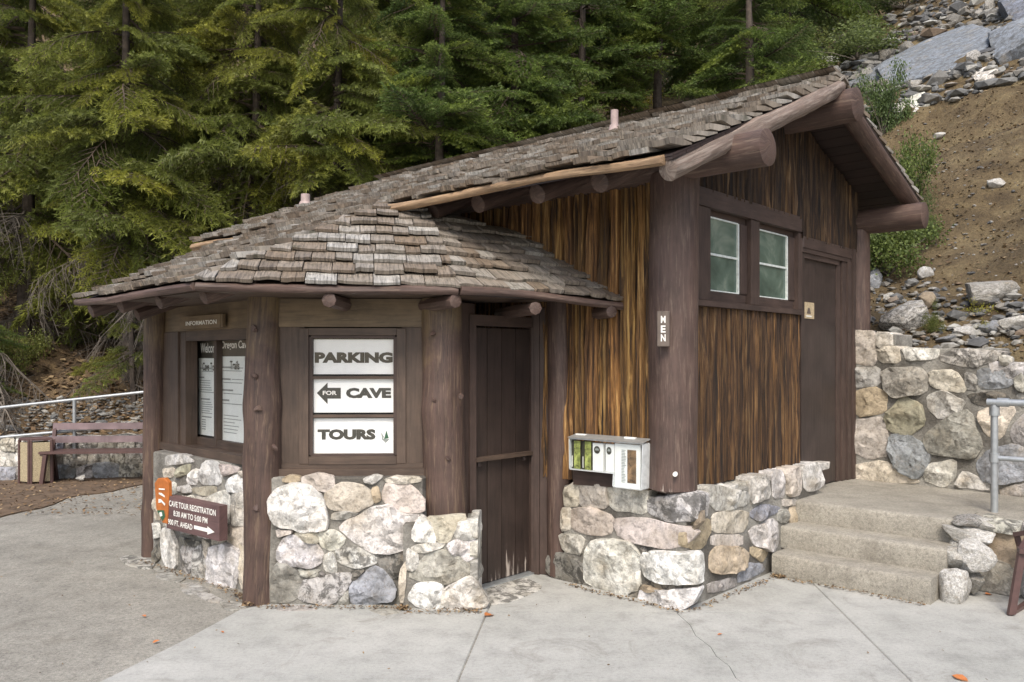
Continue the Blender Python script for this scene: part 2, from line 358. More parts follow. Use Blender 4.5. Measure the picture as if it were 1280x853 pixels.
def chaikin(p, k=.22):
    o = []
    for i in range(len(p)):
        a, b = p[i], p[(i+1) % len(p)]
        o.append((a[0]*(1-k)+b[0]*k, a[1]*(1-k)+b[1]*k)); o.append((a[0]*k+b[0]*(1-k), a[1]*k+b[1]*(1-k)))
    return o
def stone(fr, poly, parent, col, prot=.045, inward=.05, name='stone', out0=0., mat=None, rnd=.16, clampx=None, grow=1.):
    n = len(poly)
    ar = sum(poly[i][0]*poly[(i+1) % n][1]-poly[(i+1) % n][0]*poly[i][1] for i in range(n))
    if ar < 0: poly = poly[::-1]
    x_ = sum(p[0] for p in poly)/n; z_ = sum(p[1] for p in poly)/n; gr = grow*min(.018, .11*sqrt(abs(ar)/2))
    poly = [(a+(a-x_)/(sqrt((a-x_)**2+(b-z_)**2)+1e-6)*gr, b+(b-z_)/(sqrt((a-x_)**2+(b-z_)**2)+1e-6)*gr) for a, b in poly]
    if clampx is not None: poly = [(min(a, clampx), b) for a, b in poly]
    p = chaikin(poly, rnd)
    q = []
    for i in range(len(p)):
        a, b = p[i], p[(i+1) % len(p)]; q.append(a)
        L = sqrt((a[0]-b[0])**2+(a[1]-b[1])**2); k = int(L/.055)
        for j in range(1, k+1): q.append((a[0]+(b[0]-a[0])*j/(k+1), a[1]+(b[1]-a[1])*j/(k+1)))
    p = q; n = len(p); cx = sum(a for a, _ in p)/n; cz = sum(b for _, b in p)/n
    size = sqrt(abs(ar)/2); off = Vector((R(0, 99), R(0, 99), R(0, 99)))
    gx, gz = R(-.18, .18), R(-.2, .1); V = []; F = []; k_ = min(1., .12/max(size, .02)) if prot < .12 else .6
    planes = []
    for _ in range(7):
        th = R(0, 6.283); g_ = R(.25, .9)*k_; planes.append((cos(th)*g_, sin(th)*g_, R(.8, 1.25)*prot, R(-.3, .3)*size, R(-.3, .3)*size))
    def H(X, Z, o):
        dx, dz = X-cx, Z-cz; h = prot*o*1.15+(gx*dx+gz*dz)*k_
        for a, b, c, ox, oz in planes: h = min(h, c+a*(dx-ox)+b*(dz-oz))
        pn = min(prot, .065); h += pn*.3*noise.noise(Vector((X*9, Z*9, 5))+off)+pn*.28*noise.noise(Vector((X*24, Z*24, 5))+off)+pn*.14*noise.noise(Vector((X*60, Z*60, 5))+off)
        return max(h, .2*prot*o)
    rings = ((.97, -inward), (1., -.004), (.995, .42), (.965, .75), (.87, .95))
    for sc, o in rings:
        for (x, z) in p:
            e = noise.noise(Vector((x*9, z*9, 0))+off)*.012+noise.noise(Vector((x*30, z*30, 0))+off)*.006
            X = cx+(x-cx)*sc; Z = cz+(z-cz)*sc; dx, dz = X-cx, Z-cz; L = sqrt(dx*dx+dz*dz) or 1
            X += dx/L*e; Z += dz/L*e; V.append((X, Z, H(X, Z, o) if o > 0 else o))
    for j in range(len(rings)-1):
        for i in range(n):
            k = (i+1) % n; F.append((j*n+i, j*n+k, (j+1)*n+k, (j+1)*n+i))
    b0 = (len(rings)-1)*n; ring = [(V[b0+i][0], V[b0+i][1]) for i in range(n)]
    def inside(x, z, m_=.93):
        c_ = False; x = cx+(x-cx)/m_; z = cz+(z-cz)/m_
        for i in range(n):
            (x0, z0), (x1, z1) = ring[i], ring[(i+1) % n]
            if (z0 > z) != (z1 > z) and x < (x1-x0)*(z-z0)/(z1-z0)+x0: c_ = not c_
        return c_
    gs = max(.018, size/9); x0_ = min(a for a, _ in ring); x1_ = max(a for a, _ in ring); z0_ = min(b for _, b in ring); z1_ = max(b for _, b in ring)
    pts = []; zz = z0_; row = 0
    while zz < z1_:
        xx = x0_+(gs*.5 if row % 2 else 0)
        while xx < x1_:
            a, b = xx+R(-.3, .3)*gs, zz+R(-.3, .3)*gs
            if inside(a, b, .9): pts.append((a, b))
            xx += gs
        zz += gs*.87; row += 1
    vs, _, fs, ov, _, _ = delaunay_2d_cdt([Vector(q) for q in ring]+[Vector(q) for q in pts], [], [list(range(n))], 1, 1e-5)
    mp = {}
    for i, (v, o_) in enumerate(zip(vs, ov)):
        if o_ and o_[0] < n: mp[i] = b0+o_[0]
        else: mp[i] = len(V); V.append((v.x, v.y, H(v.x, v.y, 1.)))
    for f in fs:
        g2 = [mp[i] for i in f]
        if len(set(g2)) == len(g2): F.append(tuple(g2))
    F.append(tuple(range(n-1, -1, -1)))
    W_ = [fr.P(x, z, h+out0) for x, z, h in V]
    c = C[col]; v = R(.82, 1.12)
    return mk(name, W_, F, mat or STONE, parent, True, sharp=24, color=(c[0]*v, c[1]*v*R(.97, 1.02), c[2]*v*R(.93, 1.05), c[3]))

def rubble_fill(fr, s0, s1, z0, z1, size, parent, prot=.045, cols='wwccggGbo', top_in=.05, gap=.012, zt=None):
    """irregular quads in wandering courses"""
    rows = max(1, round((z1-z0)/size)); zs = [z0+(z1-z0)*i/rows for i in range(rows+1)]
    for r in range(rows):
        s = s0+R(-.5, 0)*size
        while s < s1:
            w_ = size*R(.7, 1.7); e = min(s+w_, s1)
            a = max(s, s0)
            if e-a > size*.3:
                wob = lambda x, k: (noise.noise(Vector((x*2.3, k*3.1, 7)))*.28*size if 0 < k < rows else noise.noise(Vector((x*3, k*3.1, 7)))*.1*size)
                j = lambda: R(-.13, .13)*size
                m_ = (a+e)/2
                poly = [(a+gap+j(), zs[r]+gap+wob(a, r)), (m_, zs[r]+gap*.6+wob(m_, r)+j()), (e-gap+j(), zs[r]+gap+wob(e, r)),
                        (e-gap+j(), zs[r+1]-gap+wob(e, r+1)), (m_, zs[r+1]-gap*.5+wob(m_, r+1)+j()), (a+gap+j(), zs[r+1]-gap+wob(a, r+1))]
                stone(fr, poly, parent, random.choice(cols), prot*R(.8, 1.4), top_in)
            s = e

def rock_mesh(seed, sub=3, sq=(1, 1, 1), cuts=15, rough=.1):
    rd = random.Random(seed); bm = bmesh.new(); bmesh.ops.create_icosphere(bm, subdivisions=sub, radius=1)
    pl = []
    for _ in range(cuts):
        d = Vector((rd.gauss(0, 1), rd.gauss(0, 1), rd.gauss(0, 1))).normalized(); pl.append((d, rd.uniform(.45, .8)))
    off = Vector((rd.uniform(0, 99), rd.uniform(0, 99), 0))
    for v in bm.verts:
        c = v.co.copy()
        for d, k in pl:
            t = c.dot(d)
            if t > k: c -= d*(t-k)*.93
        c *= 1+rough*noise.noise(c*2.5+off)+rough*.5*noise.noise(c*7+off)
        v.co = Vector((c.x*sq[0], c.y*sq[1], c.z*sq[2]))
    me = bpy.data.meshes.new('rock'); bm.to_mesh(me); bm.free()
    me.polygons.foreach_set('use_smooth', [True]*len(me.polygons)); me.set_sharp_from_angle(angle=radians(28))
    me.materials.append(STONE); return me
ROCKS = [rock_mesh(i+1) for i in range(8)]
def rock(name, loc, size, rot=(0, 0, 0), col='g', parent=None, i=None):
    o = place(name, ROCKS[(i if i is not None else random.randrange(8))], loc, parent)
    o.scale = size; o.rotation_euler = rot; c = C[col]; v = R(.85, 1.1); o.color = (c[0]*v, c[1]*v, c[2]*v, c[3]); return o

def textfit(body, fr, s0, s1, z0, z1, out, mat, parent, bold=.0, name='lettering', thick=.002, sheary=0., tilt=0.):
    cu = bpy.data.curves.new('t', 'FONT'); cu.body = body; cu.size = 1; cu.offset = bold; cu.extrude = 0; cu.resolution_u = 3
    cu.align_x = 'CENTER'
    to = bpy.data.objects.new('t', cu); COL.objects.link(to)
    dg = bpy.context.evaluated_depsgraph_get(); me = bpy.data.meshes.new_from_object(to.evaluated_get(dg))
    vs = [v.co.copy() for v in me.vertices]; fs = [tuple(p.vertices) for p in me.polygons]
    bpy.data.objects.remove(to); bpy.data.curves.remove(cu); bpy.data.meshes.remove(me)
    x0 = min(v.x for v in vs); x1 = max(v.x for v in vs); y0 = min(v.y for v in vs); y1 = max(v.y for v in vs)
    V = []
    for v in vs:
        a = (v.x-x0)/(x1-x0); b = (v.y-y0)/(y1-y0)
        V.append(fr.P(s0+(s1-s0)*a, z0+(z1-z0)*b+sheary*a, out))
    return mk(name, V, fs, mat, parent)

# ------------------------------------------------------------------ terrain
U = Vector((.674, .739, 0)).normalized(); VV = Vector((-U.y, U.x, 0))      # gable wall direction, long wall direction
P0 = Vector((1.117, 5.75, 0))
BASE = [(-90, 6.5, .5), (-40, 8.5, .5), (-12, 10.9, .5), (-7, 11.75, .52), (-3, 12.55, .6), (-.4, 12.9, .9), (1.6, 11.0, 1.45), (3.55, 8.62, 1.72), (4.75, 7.32, 1.62), (7.0, 4.95, 1.5), (10, 1.8, 1.4), (30, -18, 1.4), (60, -48, 1.4)]
def base_d(x, y):
    best = 1e9; h = 0; sg = 1
    for (x0, y0, h0), (x1, y1, h1) in zip(BASE, BASE[1:]):
        dx, dy = x1-x0, y1-y0; L2 = dx*dx+dy*dy; t = max(0, min(1, ((x-x0)*dx+(y-y0)*dy)/L2))
        qx, qy = x0+dx*t-x, y0+dy*t-y; d = sqrt(qx*qx+qy*qy)
        if d < best-1e-9:
            best = d; h = h0+(h1-h0)*t; sg = 1 if (dx*(y-y0)-dy*(x-x0)) > 0 else -1
    return best*sg, h
def hz(x, y):
    d, h = base_d(x, y)
    if d < -.12: return -1.0
    d = max(d, 0)
    k = 1/(1+math.exp(-(x-1)/1.5))           # steeper on the right hand side
    s = .60*(1-k)+.66*k
    z = h+s*max(0, d-.25*(1-k))+.0*d
    q = Vector((x, y, 0))
    z += (noise.noise(q*.35)*.7+noise.noise(q*1.1)*.22)*min(1, d/2.5)+noise.noise(q*3.1)*.09*min(1, d*2)+noise.noise(q*8)*.03*min(1, d*2)
    return z
def march(px, py):
    r = Vector(((px-CX)/FX, 1, -(py-HY)/FX)); t = 7.0
    while t < 45:
        p = Vector((0, 0, EYE))+r*t
        d, h = base_d(p.x, p.y)
        if d > 0 and hz(p.x, p.y) >= p.z: return Vector((p.x, p.y, hz(p.x, p.y)))
        t += .06
    return None
def build_hill():
    xs = []; x = -70
    while x < 60:
        xs.append(x); x += .16 if -8 < x < 9 else (.4 if -25 < x < 20 else 1.6)
    ys = []; y = -8
    while y < 90:
        ys.append(y); y += .16 if 4 < y < 18 else (.45 if y < 30 else 1.5)
    V = [(x, y, hz(x, y)) for y in ys for x in xs]; n = len(xs); F = []
    for j in range(len(ys)-1):
        for i in range(n-1):
            q = (j*n+i, j*n+i+1, (j+1)*n+i+1, (j+1)*n+i)
            if max(V[k][2] for k in q) > -.5: F.append(q)
    used = sorted({k for f in F for k in f}); mp = {k: i for i, k in enumerate(used)}
    o = mk('hillside', [V[k] for k in used], [tuple(mp[k] for k in f) for f in F], HILL, smooth=True, origin=Vector((0, 0, 0)))
    tag(o, 'steep leaf-strewn hillside rising behind the building', None, None, 'structure')
build_hill()

# ------------------------------------------------------------------ ground
def sheet(name, pts, z0, z1, mat, parent=None, cham=.006):
    n = len(pts); ar = sum(pts[i][0]*pts[(i+1) % n][1]-pts[(i+1) % n][0]*pts[i][1] for i in range(n))
    if ar < 0: pts = pts[::-1]
    V = [(p[0], p[1], z0) for p in pts]+[(p[0], p[1], z1) for p in pts]
    F = [tuple(range(n, 2*n))]+[(i, (i+1) % n, n+(i+1) % n, n+i) for i in range(n)]
    o = mk(name, V, F, mat, parent)
    bm = bmesh.new(); bm.from_mesh(o.data)
    ed = [e for e in bm.edges if all(v.co.z > 0 for v in e.verts)]
    if cham: bmesh.ops.bevel(bm, geom=ed, offset=cham, segments=1, affect='EDGES')
    bm.to_mesh(o.data); bm.free(); return o
g = mk('ground', [(-150, -150, -.008), (150, -150, -.008), (150, 150, -.008), (-150, 150, -.008)], [(0, 1, 2, 3)], AGG)
tag(g, 'old grey aggregate paving left of the kiosk', None, None, 'structure')
pave = root('pavement', (0, 0, 0), 'smooth concrete slabs in front of the kiosk and steps', None); del_cat = None
pave['kind'] = 'structure'
Lb = lambda y: -1.84-(5.576-y)*.3+.05*sin(y*1.7)
J1 = lambda y: -.182-(5.354-y)*.1
J2 = lambda y: 2.2-(5.44-y)*.09
gp = .005
ys = [-3, 0, 1.5, 3, 3.8, 4.4, 5, 5.4]
sheet('concrete_slab', [(Lb(y), y) for y in ys]+[(Lb(5.576), 5.58), (-1.4, 5.95), (J1(7)-gp, 7), (J1(-3)-gp, -3)], -.1, 0, CONC, pave)
crack = [(1.10, 5.5), (1.135, 5.25), (1.125, 5.05), (1.17, 4.85), (1.165, 4.7), (1.2, 4.55), (1.19, 4.38), (1.23, 4.25), (1.25, 3.9), (1.22, 3.5), (1.26, 3), (1.2, 1), (1.2, -3)]
sheet('concrete_slab', [(J1(5.5)+gp, 5.5)]+[(x-.0018, y) for x, y in crack]+[(J1(-3)+gp, -3)], -.1, .0, CONC, pave, 0)
sheet('concrete_slab', [(x+.0018, y) for x, y in crack[::-1]]+[(J2(5.49)-gp, 5.49), (J2(-3)-gp, -3)], -.1, .0, CONC, pave, 0)
sheet('concrete_slab', [(J1(5.51)+gp, 5.512), (J2(5.51)-gp, 5.502), (J2(8)-gp, 8), (J1(8)+gp, 8)], -.1, .0, CONC, pave, 0)
sheet('concrete_slab', [(J2(-3)+gp, -3), (4.5, -3), (4.7, 5.2), (4.7, 8), (J2(8)+gp, 8)], -.1, .0, CONC, pave)
sheet('concrete_slab', [(4.51, -3), (9, -3), (9, 8), (4.71, 8), (4.71, 5.2)], -.1, .0, CONC, pave)
dirtp = []
for px, py in [(-80, 598), (-30, 597), (30, 597), (90, 596), (185, 594), (200, 602), (160, 609), (135, 616), (90, 620), (60, 634), (20, 641), (-30, 655), (-120, 670)]:
    q = G(px, py); dirtp.append((q.x, q.y))
dd = sheet('dirt_strip', chaikin(dirtp), -.05, .006, mat_simple('damp_brown_dirt', (.12, .08, .05), .95, var=.45, scale=8, bumps=.8), None, 0)
tag(dd, 'brown dirt and leaf debris in front of the bench', None, None, 'structure')

# ------------------------------------------------------------------ stone base walls of the kiosk
def Zp(pts, ox, oy, sc): return [(ox+x/sc, oy+y/sc) for x, y in pts]
def stones_from(fr, items, ox, oy, sc, parent, face=.045, **kw):
    for it in items:
        c, pts = it[0], it[1]; k = dict(kw)
        if len(it) > 2: k.update(it[2])
        q = [fr.pix(x, y, face) for x, y in Zp(pts, ox, oy, sc)]; top = k.pop('top', None)
        if top: zm = max(b for _, b in q); q = [(a, top+R(-.008, .008) if b > zm-.055 else b) for a, b in q]
        stone(fr, q, parent, c, **k)

kiosk = root('ticket_kiosk', (-1.2, 6.4, 0), 'low octagonal wooden information booth with white parking sign panels, log posts and shingled roof', 'kiosk')
kbase = place('stone_base', None, (-1.2, 6.2, 0), kiosk)
C1 = Vector((-3.12, 7.15, 0)); C2 = Vector((-1.76, 5.78, 0)); C3 = Vector((-.48, 5.85, 0)); C4 = Vector((.374, 6.43, 0))
FS1 = Frame((-3.01+.028, 6.84+.035, 0), (.775, -.63, 0))
FS2 = Frame((-1.76, 5.70, 0), (1, .0, 0))
FS3 = Frame((-.75, 5.60, 0), (1, .02, 0))
# mortar cores
def core(name, pts, z0, z1, mat, parent):
    return sheet(name, pts, z0, z1, mat, parent, .01)
core('mortar', [(FS1.P(-.02, 0, 0).x, FS1.P(-.02, 0, 0).y), (FS1.P(1.38, 0, 0).x, FS1.P(1.38, 0, 0).y), (-1.5, 6.2), (-2.9, 7.5)], -.05, .92, MORTAR, kbase)
core('mortar', [(-1.68, 5.70), (-.62, 5.70), (-.5, 6.1), (-1.68, 6.1)], -.05, .875, MORTAR, kbase)
core('mortar', [(-.74, 5.60), (-.235, 5.61), (-.22, 5.98), (-.74, 6.05)], -.05, .575, MORTAR, kbase)
S2 = [('W', [(25, 160), (75, 95), (160, 70), (240, 85), (310, 140), (350, 280), (330, 325), (200, 325), (75, 300), (25, 210)], dict(prot=.075)),
 ('o', [(95, 45), (130, 28), (185, 30), (190, 55), (150, 62), (100, 60)]), ('c', [(200, 35), (300, 25), (370, 35), (375, 85), (330, 110), (270, 100), (210, 65)]),
 ('c', [(330, 165), (350, 110), (440, 68), (540, 85), (585, 120), (590, 180), (500, 225), (370, 212)]), ('w', [(545, 40), (600, 28), (650, 32), (600, 65), (550, 62)]),
 ('c', [(660, 45), (740, 30), (862, 38), (860, 60), (760, 70), (670, 62)]), ('o', [(590, 95), (620, 90), (640, 160), (605, 185)]),
 ('p', [(655, 115), (680, 72), (800, 75), (870, 150), (870, 225), (740, 222), (655, 160)]), ('g', [(375, 235), (450, 222), (520, 235), (440, 265), (365, 270)]),
 ('w', [(415, 320), (450, 275), (530, 255), (600, 205), (690, 195), (740, 240), (850, 250), (820, 360), (800, 410), (700, 450), (580, 440), (480, 380)], dict(prot=.075)),
 ('c', [(165, 345), (230, 328), (290, 355), (290, 400), (230, 390), (175, 370)]), ('w', [(300, 350), (370, 325), (440, 370), (430, 410), (370, 432), (310, 420)]),
 ('W', [(70, 450), (100, 385), (150, 358), (250, 385), (310, 450), (295, 510), (240, 528), (130, 515), (75, 485)], dict(prot=.065)),
 ('G', [(400, 440), (440, 430), (520, 435), (620, 470), (600, 515), (500, 530), (410, 510)]), ('g', [(60, 510), (140, 525), (205, 600), (160, 715), (35, 735), (35, 620)]),
 ('G', [(175, 545), (300, 548), (295, 580), (240, 590), (190, 575)]), ('w', [(320, 480), (370, 450), (395, 520), (390, 568), (330, 550)]),
 ('G', [(200, 610), (290, 600), (400, 570), (470, 570), (470, 610), (380, 740), (180, 715)]), ('b', [(480, 620), (600, 535), (660, 560), (700, 620), (720, 650), (715, 700), (600, 730), (480, 745)], dict(prot=.07)),
 ('d', [(620, 470), (690, 455), (770, 450), (760, 520), (730, 590), (680, 590), (640, 530)]), ('g', [(385, 700), (460, 650), (465, 755), (390, 745)]), ('c', [(60, 325), (150, 325), (150, 345), (100, 360), (65, 370)]),
 ('d', [(475, 560), (560, 540), (500, 600), (480, 600)]), ('d', [(310, 560), (330, 575), (290, 600)])]
stones_from(FS2, S2, 330, 590, 4.414, kbase)
S3 = [('c', [(745, 560), (775, 510), (785, 530), (768, 722), (745, 722)]),
 ('W', [(815, 385), (840, 280), (870, 250), (920, 300), (945, 380), (935, 395)]), ('c', [(895, 258), (1000, 262), (1100, 245), (1110, 275), (1060, 300), (1020, 390), (960, 390), (940, 310)]),
 ('W', [(1060, 330), (1080, 285), (1140, 275), (1175, 310), (1175, 370), (1100, 378), (1060, 365)]), ('w', [(815, 420), (900, 400), (1000, 402), (970, 430), (850, 455), (815, 440)]),
 ('w', [(785, 430), (845, 460), (850, 520), (820, 548), (785, 540)]), ('w', [(1020, 410), (1070, 380), (1170, 385), (1160, 480), (1110, 497), (1030, 450)]),
 ('g', [(805, 580), (880, 480), (960, 440), (1050, 460), (1155, 545), (1090, 600), (960, 620), (860, 605)], dict(prot=.06)),
 ('W', [(800, 690), (840, 640), (920, 620), (990, 630), (980, 740), (930, 765), (850, 750), (800, 710)], dict(prot=.07)),
 ('W', [(990, 700), (1010, 650), (1130, 588), (1180, 630), (1240, 740), (1100, 768), (1030, 755), (990, 740)], dict(prot=.09))]
stones_from(FS3, S3, 330, 590, 4.414, kbase)
fside = Frame((-.235, 5.60, 0), (.03, 1, 0))
for z0, z1, c in ((.02, .16, 'W'), (.18, .33, 'g'), (.35, .46, 'w'), (.47, .6, 'w')):
    stone(fside, [(.0, z0), (.17, z0+.01), (.36, z0), (.36, z1), (.2, z1+.01), (.0, z1)], kbase, c, prot=.03)
S1 = [('w', [(160, 40), (240, 35), (300, 70), (230, 75), (160, 90)]), ('c', [(145, 100), (200, 100), (195, 145), (150, 150)]), ('v', [(215, 100), (280, 80), (270, 125), (210, 150)]),
 ('W', [(260, 150), (300, 105), (325, 110), (310, 180), (270, 180)]), ('W', [(325, 150), (350, 70), (410, 75), (430, 130), (420, 180), (340, 180)]), ('p', [(415, 78), (520, 98), (500, 120), (432, 140)]),
 ('W', [(450, 180), (500, 140), (548, 150), (545, 215), (460, 215)]), ('c', [(520, 113), (552, 113), (552, 145), (525, 150)]), ('v', [(280, 200), (400, 185), (400, 240), (300, 225)]),
 ('w', [(215, 190), (270, 180), (290, 220), (215, 215)]), ('W', [(380, 240), (450, 215), (470, 250), (465, 380), (440, 300)]), ('w', [(475, 225), (550, 220), (550, 375), (480, 370)]),
 ('c', [(105, 260), (133, 240), (135, 350), (105, 350)]), ('w', [(100, 375), (130, 370), (135, 430), (100, 445)]), ('W', [(135, 400), (180, 390), (215, 470), (210, 580), (165, 590), (140, 520)]),
 ('d', [(220, 430), (280, 450), (330, 460), (300, 480), (240, 475)]), ('G', [(235, 490), (290, 480), (295, 560), (260, 640), (235, 600)]), ('G', [(300, 500), (330, 480), (365, 620), (340, 655), (300, 640)]),
 ('c', [(335, 450), (370, 480), (372, 600), (350, 520)]), ('W', [(390, 490), (450, 470), (520, 500), (520, 600), (490, 690), (430, 695), (375, 670), (380, 560)], dict(prot=.07)),
 ('c', [(460, 385), (545, 380), (552, 470), (500, 490), (455, 460)]), ('p', [(500, 430), (550, 500), (560, 640), (525, 690), (525, 520)]), ('d', [(100, 500), (130, 460), (135, 540), (105, 560)]),
 ('w', [(140, 180), (205, 170), (210, 230), (145, 235)]), ('c', [(145, 245), (210, 240), (215, 300), (150, 330)]), ('w', [(230, 240), (300, 235), (300, 320), (230, 330)]), ('c', [(310, 240), (375, 245), (375, 330), (310, 330)]),
 ('w', [(150, 335), (215, 310), (215, 380), (150, 385)]), ('g', [(230, 340), (300, 335), (300, 420), (225, 410)]), ('w', [(310, 340), (375, 340), (375, 440), (310, 430)]), ('c', [(385, 390), (445, 390), (445, 460), (385, 480)])]
stones_from(FS1, S1, 160, 560, 3.875, kbase)
# flat edging stones at the foot of the kiosk
for pts, c in (([(150, 697), (165, 694), (193, 701), (188, 712), (160, 706)], 'G'), ([(190, 712), (212, 710), (232, 722), (222, 728), (200, 722)], 'w'), ([(225, 730), (243, 729), (262, 738), (250, 744), (232, 740)], 'g'),
               ([(236, 738), (262, 742), (282, 752), (262, 752)], 'W'), ([(272, 749), (300, 754), (308, 761), (285, 762)], 'W'), ([(468, 757), (490, 757), (500, 766), (480, 769), (462, 763)], 'W'),
               ([(345, 757), (385, 757), (395, 763), (350, 764)], 'g'), ([(610, 735), (655, 722), (680, 735), (640, 752), (612, 757)], 'G')):
    q = [G(x, y) for x, y in pts]; fr = Frame((0, 0, 0), (1, 0, 0), (0, 1, 0), (0, 0, 1))
    stone(fr, [(p.x, p.y) for p in q], kbase, 'g' if c in 'Ww' else c, prot=.014, name='edging_stone')

# ------------------------------------------------------------------ kiosk posts, panels, windows
log('log_post', C1+Vector((0, 0, -.03)), C1+Vector((.04, 0, 2.12)), .088, .1, POSTM, kiosk, knot=3)
p2 = log('log_post', C2+Vector((0, .02, -.03)), C2+Vector((.02, .02, 2.14)), .135, .115, POSTM, kiosk, knot=6, seg=24, step=.05, rough=.03)
p3 = log('log_post', C3+Vector((.01, 0, .5)), C3+Vector((-.03, 0, 2.14)), .152, .14, POSTM, kiosk, knot=5, seg=24, step=.05, rough=.028)
log('log_post', C4+Vector((0, 0, .0)), C4+Vector((0, 0, 2.2)), .095, .1, LOGM, kiosk, knot=1)
def knotat(post, px, py, d, r):
    me = ROCKS[random.randrange(8)]; q = AT(px, py, d)
    o = place('knot', me.copy(), q, post); o.data.materials.clear(); o.data.materials.append(LOGM)
    o.scale = (r*1.15, r*.75, r*1.1); o.rotation_euler = (R(0, 3), R(0, 3), R(0, 3))
for x, y in ((319, 471), (322, 511), (318, 411), (321, 635), (343, 560)): knotat(p2, x, y, 5.675, .032)
for x, y in ((543, 501), (576, 497), (560, 573), (541, 417)): knotat(p3, x, y, 5.71, .026)
FA = Frame((C2.x, 5.80, 0), (1, .035, 0))                  # front panel
FB = Frame((C1.x+.06, C1.y+.04, 0), (C2-C1).normalized())  # information panel
def dark_box(pts, z0, z1, parent): return sheet('interior_shade_sheet', pts, z0, z1, DARK, parent, 0)
# front window wall (around an opening)
ax0, az0 = FA.pix(388, 570, 0); ax1, az1 = FA.pix(494, 421, 0)
SA1 = (C3-C2).length
board('wall_panel', FA, .05, ax0-.045, .86, 2.2, -.06, -.005, KTRIM, kiosk)
board('wall_panel', FA, ax1+.045, SA1-.05, .86, 2.2, -.06, -.005, KTRIM, kiosk)
board('header_board', FA, .08, SA1-.08, FA.pix(440, 409)[1], 2.12, -.05, .012, KHEAD, kiosk)
board('window_sill', FA, .1, SA1-.08, .865, .925, -.06, .045, KTRIM, kiosk); board('apron_board', FA, .12, SA1-.1, .92, az0-.055, -.06, .008, KTRIM, kiosk)
win = place('window', None, FA.P((ax0+ax1)/2, 1.5), kiosk)
for a, b, c, d, o1 in ((ax0-.075, ax0-.012, az0-.06, az1+.06, .012), (ax1+.012, ax1+.075, az0-.06, az1+.06, .012), (ax0-.012, ax1+.012, az1+.01, az1+.06, .014), (ax0-.012, ax1+.012, az0-.06, az0-.005, .014)):
    board('frame', FA, a, b, c, d, -.07, o1, KTRIM, win)
for a, b, c, d in ((ax0-.012, ax0+.014, az0, az1), (ax1-.014, ax1+.012, az0, az1), (ax0, ax1, az1-.012, az1+.01), (ax0, ax1, az0-.005, az0+.012)):
    board('sash', FA, a, b, c, d, -.06, -.01, TRIM, win, .002)
for y in (472, 520): 
    z = FA.pix(440, y, -.02)[1]; board('muntin', FA, ax0, ax1, z-.012, z+.008, -.05, -.016, KTRIM, win, .002)
board('pane', FA, ax0, ax1, az0, az1, -.034, -.031, GLASS, win, 0)
sheet('interior_shade_sheet', [(-1.6, 5.98), (-.6, 6.02), (-.6, 6.03), (-1.6, 5.99)], .9, 2.1, DARK, kiosk, 0)  # black sheet put in for the unlit interior behind the window
OUT = -.045
def panel_sign(label, y0, y1, x0=391, x1=493):
    s0, z0 = FA.pix(x0, y1, OUT); s1, z1 = FA.pix(x1, y0, OUT)
    rt = root('sign_panel', FA.P((s0+s1)/2, z0, OUT), label, 'sign', 'white sign panels in the kiosk window')
    board('panel', FA, s0, s1, z0, z1, OUT-.006, OUT, WHITE, rt, 0); return rt
def tx(rt, body, x0, x1, y0, y1, mat=INK, bold=.065, fr=FA, o=OUT, sheary=0): 
    s0, z0 = fr.pix(x0, y1, o); s1, z1 = fr.pix(x1, y0, o); return textfit(body, fr, s0, s1, z0, z1, o+.0025, mat, rt, bold, sheary=sheary)
a = panel_sign('top white panel reading PARKING in the kiosk window', 424.5, 468); tx(a, 'PARKING', 393.5, 491, 440.5, 454)
b = panel_sign('middle white panel with an arrow and the words FOR CAVE', 473, 516); tx(b, 'CAVE', 432.5, 489, 485, 498)
q = [FA.pix(x, y, OUT+.002) for x, y in ((396, 491.5), (409.5, 478.5), (409.5, 485), (426, 485), (426, 498.5), (409.5, 498.5), (409.5, 505.5))]
mk('arrow', [FA.P(s, z, OUT+.002) for s, z in q], [tuple(range(6, -1, -1))], INK, b)
tx(b, 'FOR', 403.5, 421, 488.7, 494, WINK, .03, o=OUT+.003)
c = panel_sign('bottom white panel reading TOURS in the kiosk window', 523, 567); tx(c, 'TOURS', 397, 469.5, 536.5, 550)
for pts, mm in (([(476, 540), (480, 546), (478, 551)], GREYINK), ([(483, 538), (486, 548), (480, 549)], GREEN), ([(477, 549), (487, 549), (482, 554)], GREYINK)):
    mk('emblem', [FA.P(*FA.pix(x, y, OUT+.002), OUT+.002) for x, y in pts], [(0, 1, 2)], mm, c)

# information panel and window
SB1 = (C2-C1).length
hb = FB.pix(250, 415)[1]
bx0, bz0 = FB.pix(225, 553); bx1 = SB1-.1; bz1 = FB.pix(262, 416)[1]
board('header_board', FB, .07, SB1-.07, hb+.01, 2.13, -.05, .01, KHEAD, kiosk)
board('wall_panel', FB, .05, bx0-.0, .9, hb+.01, -.1, .02, KTRIM, kiosk)
board('window_sill', FB, .06, SB1-.08, .92, bz0-.015, -.14, .05, KTRIM, kiosk)
w2 = place('window', None, FB.P((bx0+bx1)/2, 1.4), kiosk)
rec = -.10
board('frame', FB, bx0+.0, bx0+.11, bz0-.03, hb+.01, rec, .0, KTRIM, w2)
board('frame', FB, bx0+.11, bx1+.05, hb-.07, hb+.01, rec, .0, KTRIM, w2)
sx0 = FB.pix(236, 480, rec)[0]; sx1 = FB.pix(268.5, 480, rec)[0]; sz1 = FB.pix(240, 430, rec)[1]; sz0 = bz0+.0
for s_ in (sx0, sx1+.005, bx1-.0):
    board('sash', FB, s_, s_+.045, sz0, hb-.02, rec-.04, rec+.01, KTRIM, w2, .003)
board('sash', FB, sx0, bx1, hb-.055, hb-.02, rec-.04, rec+.006, KTRIM, w2, .003)
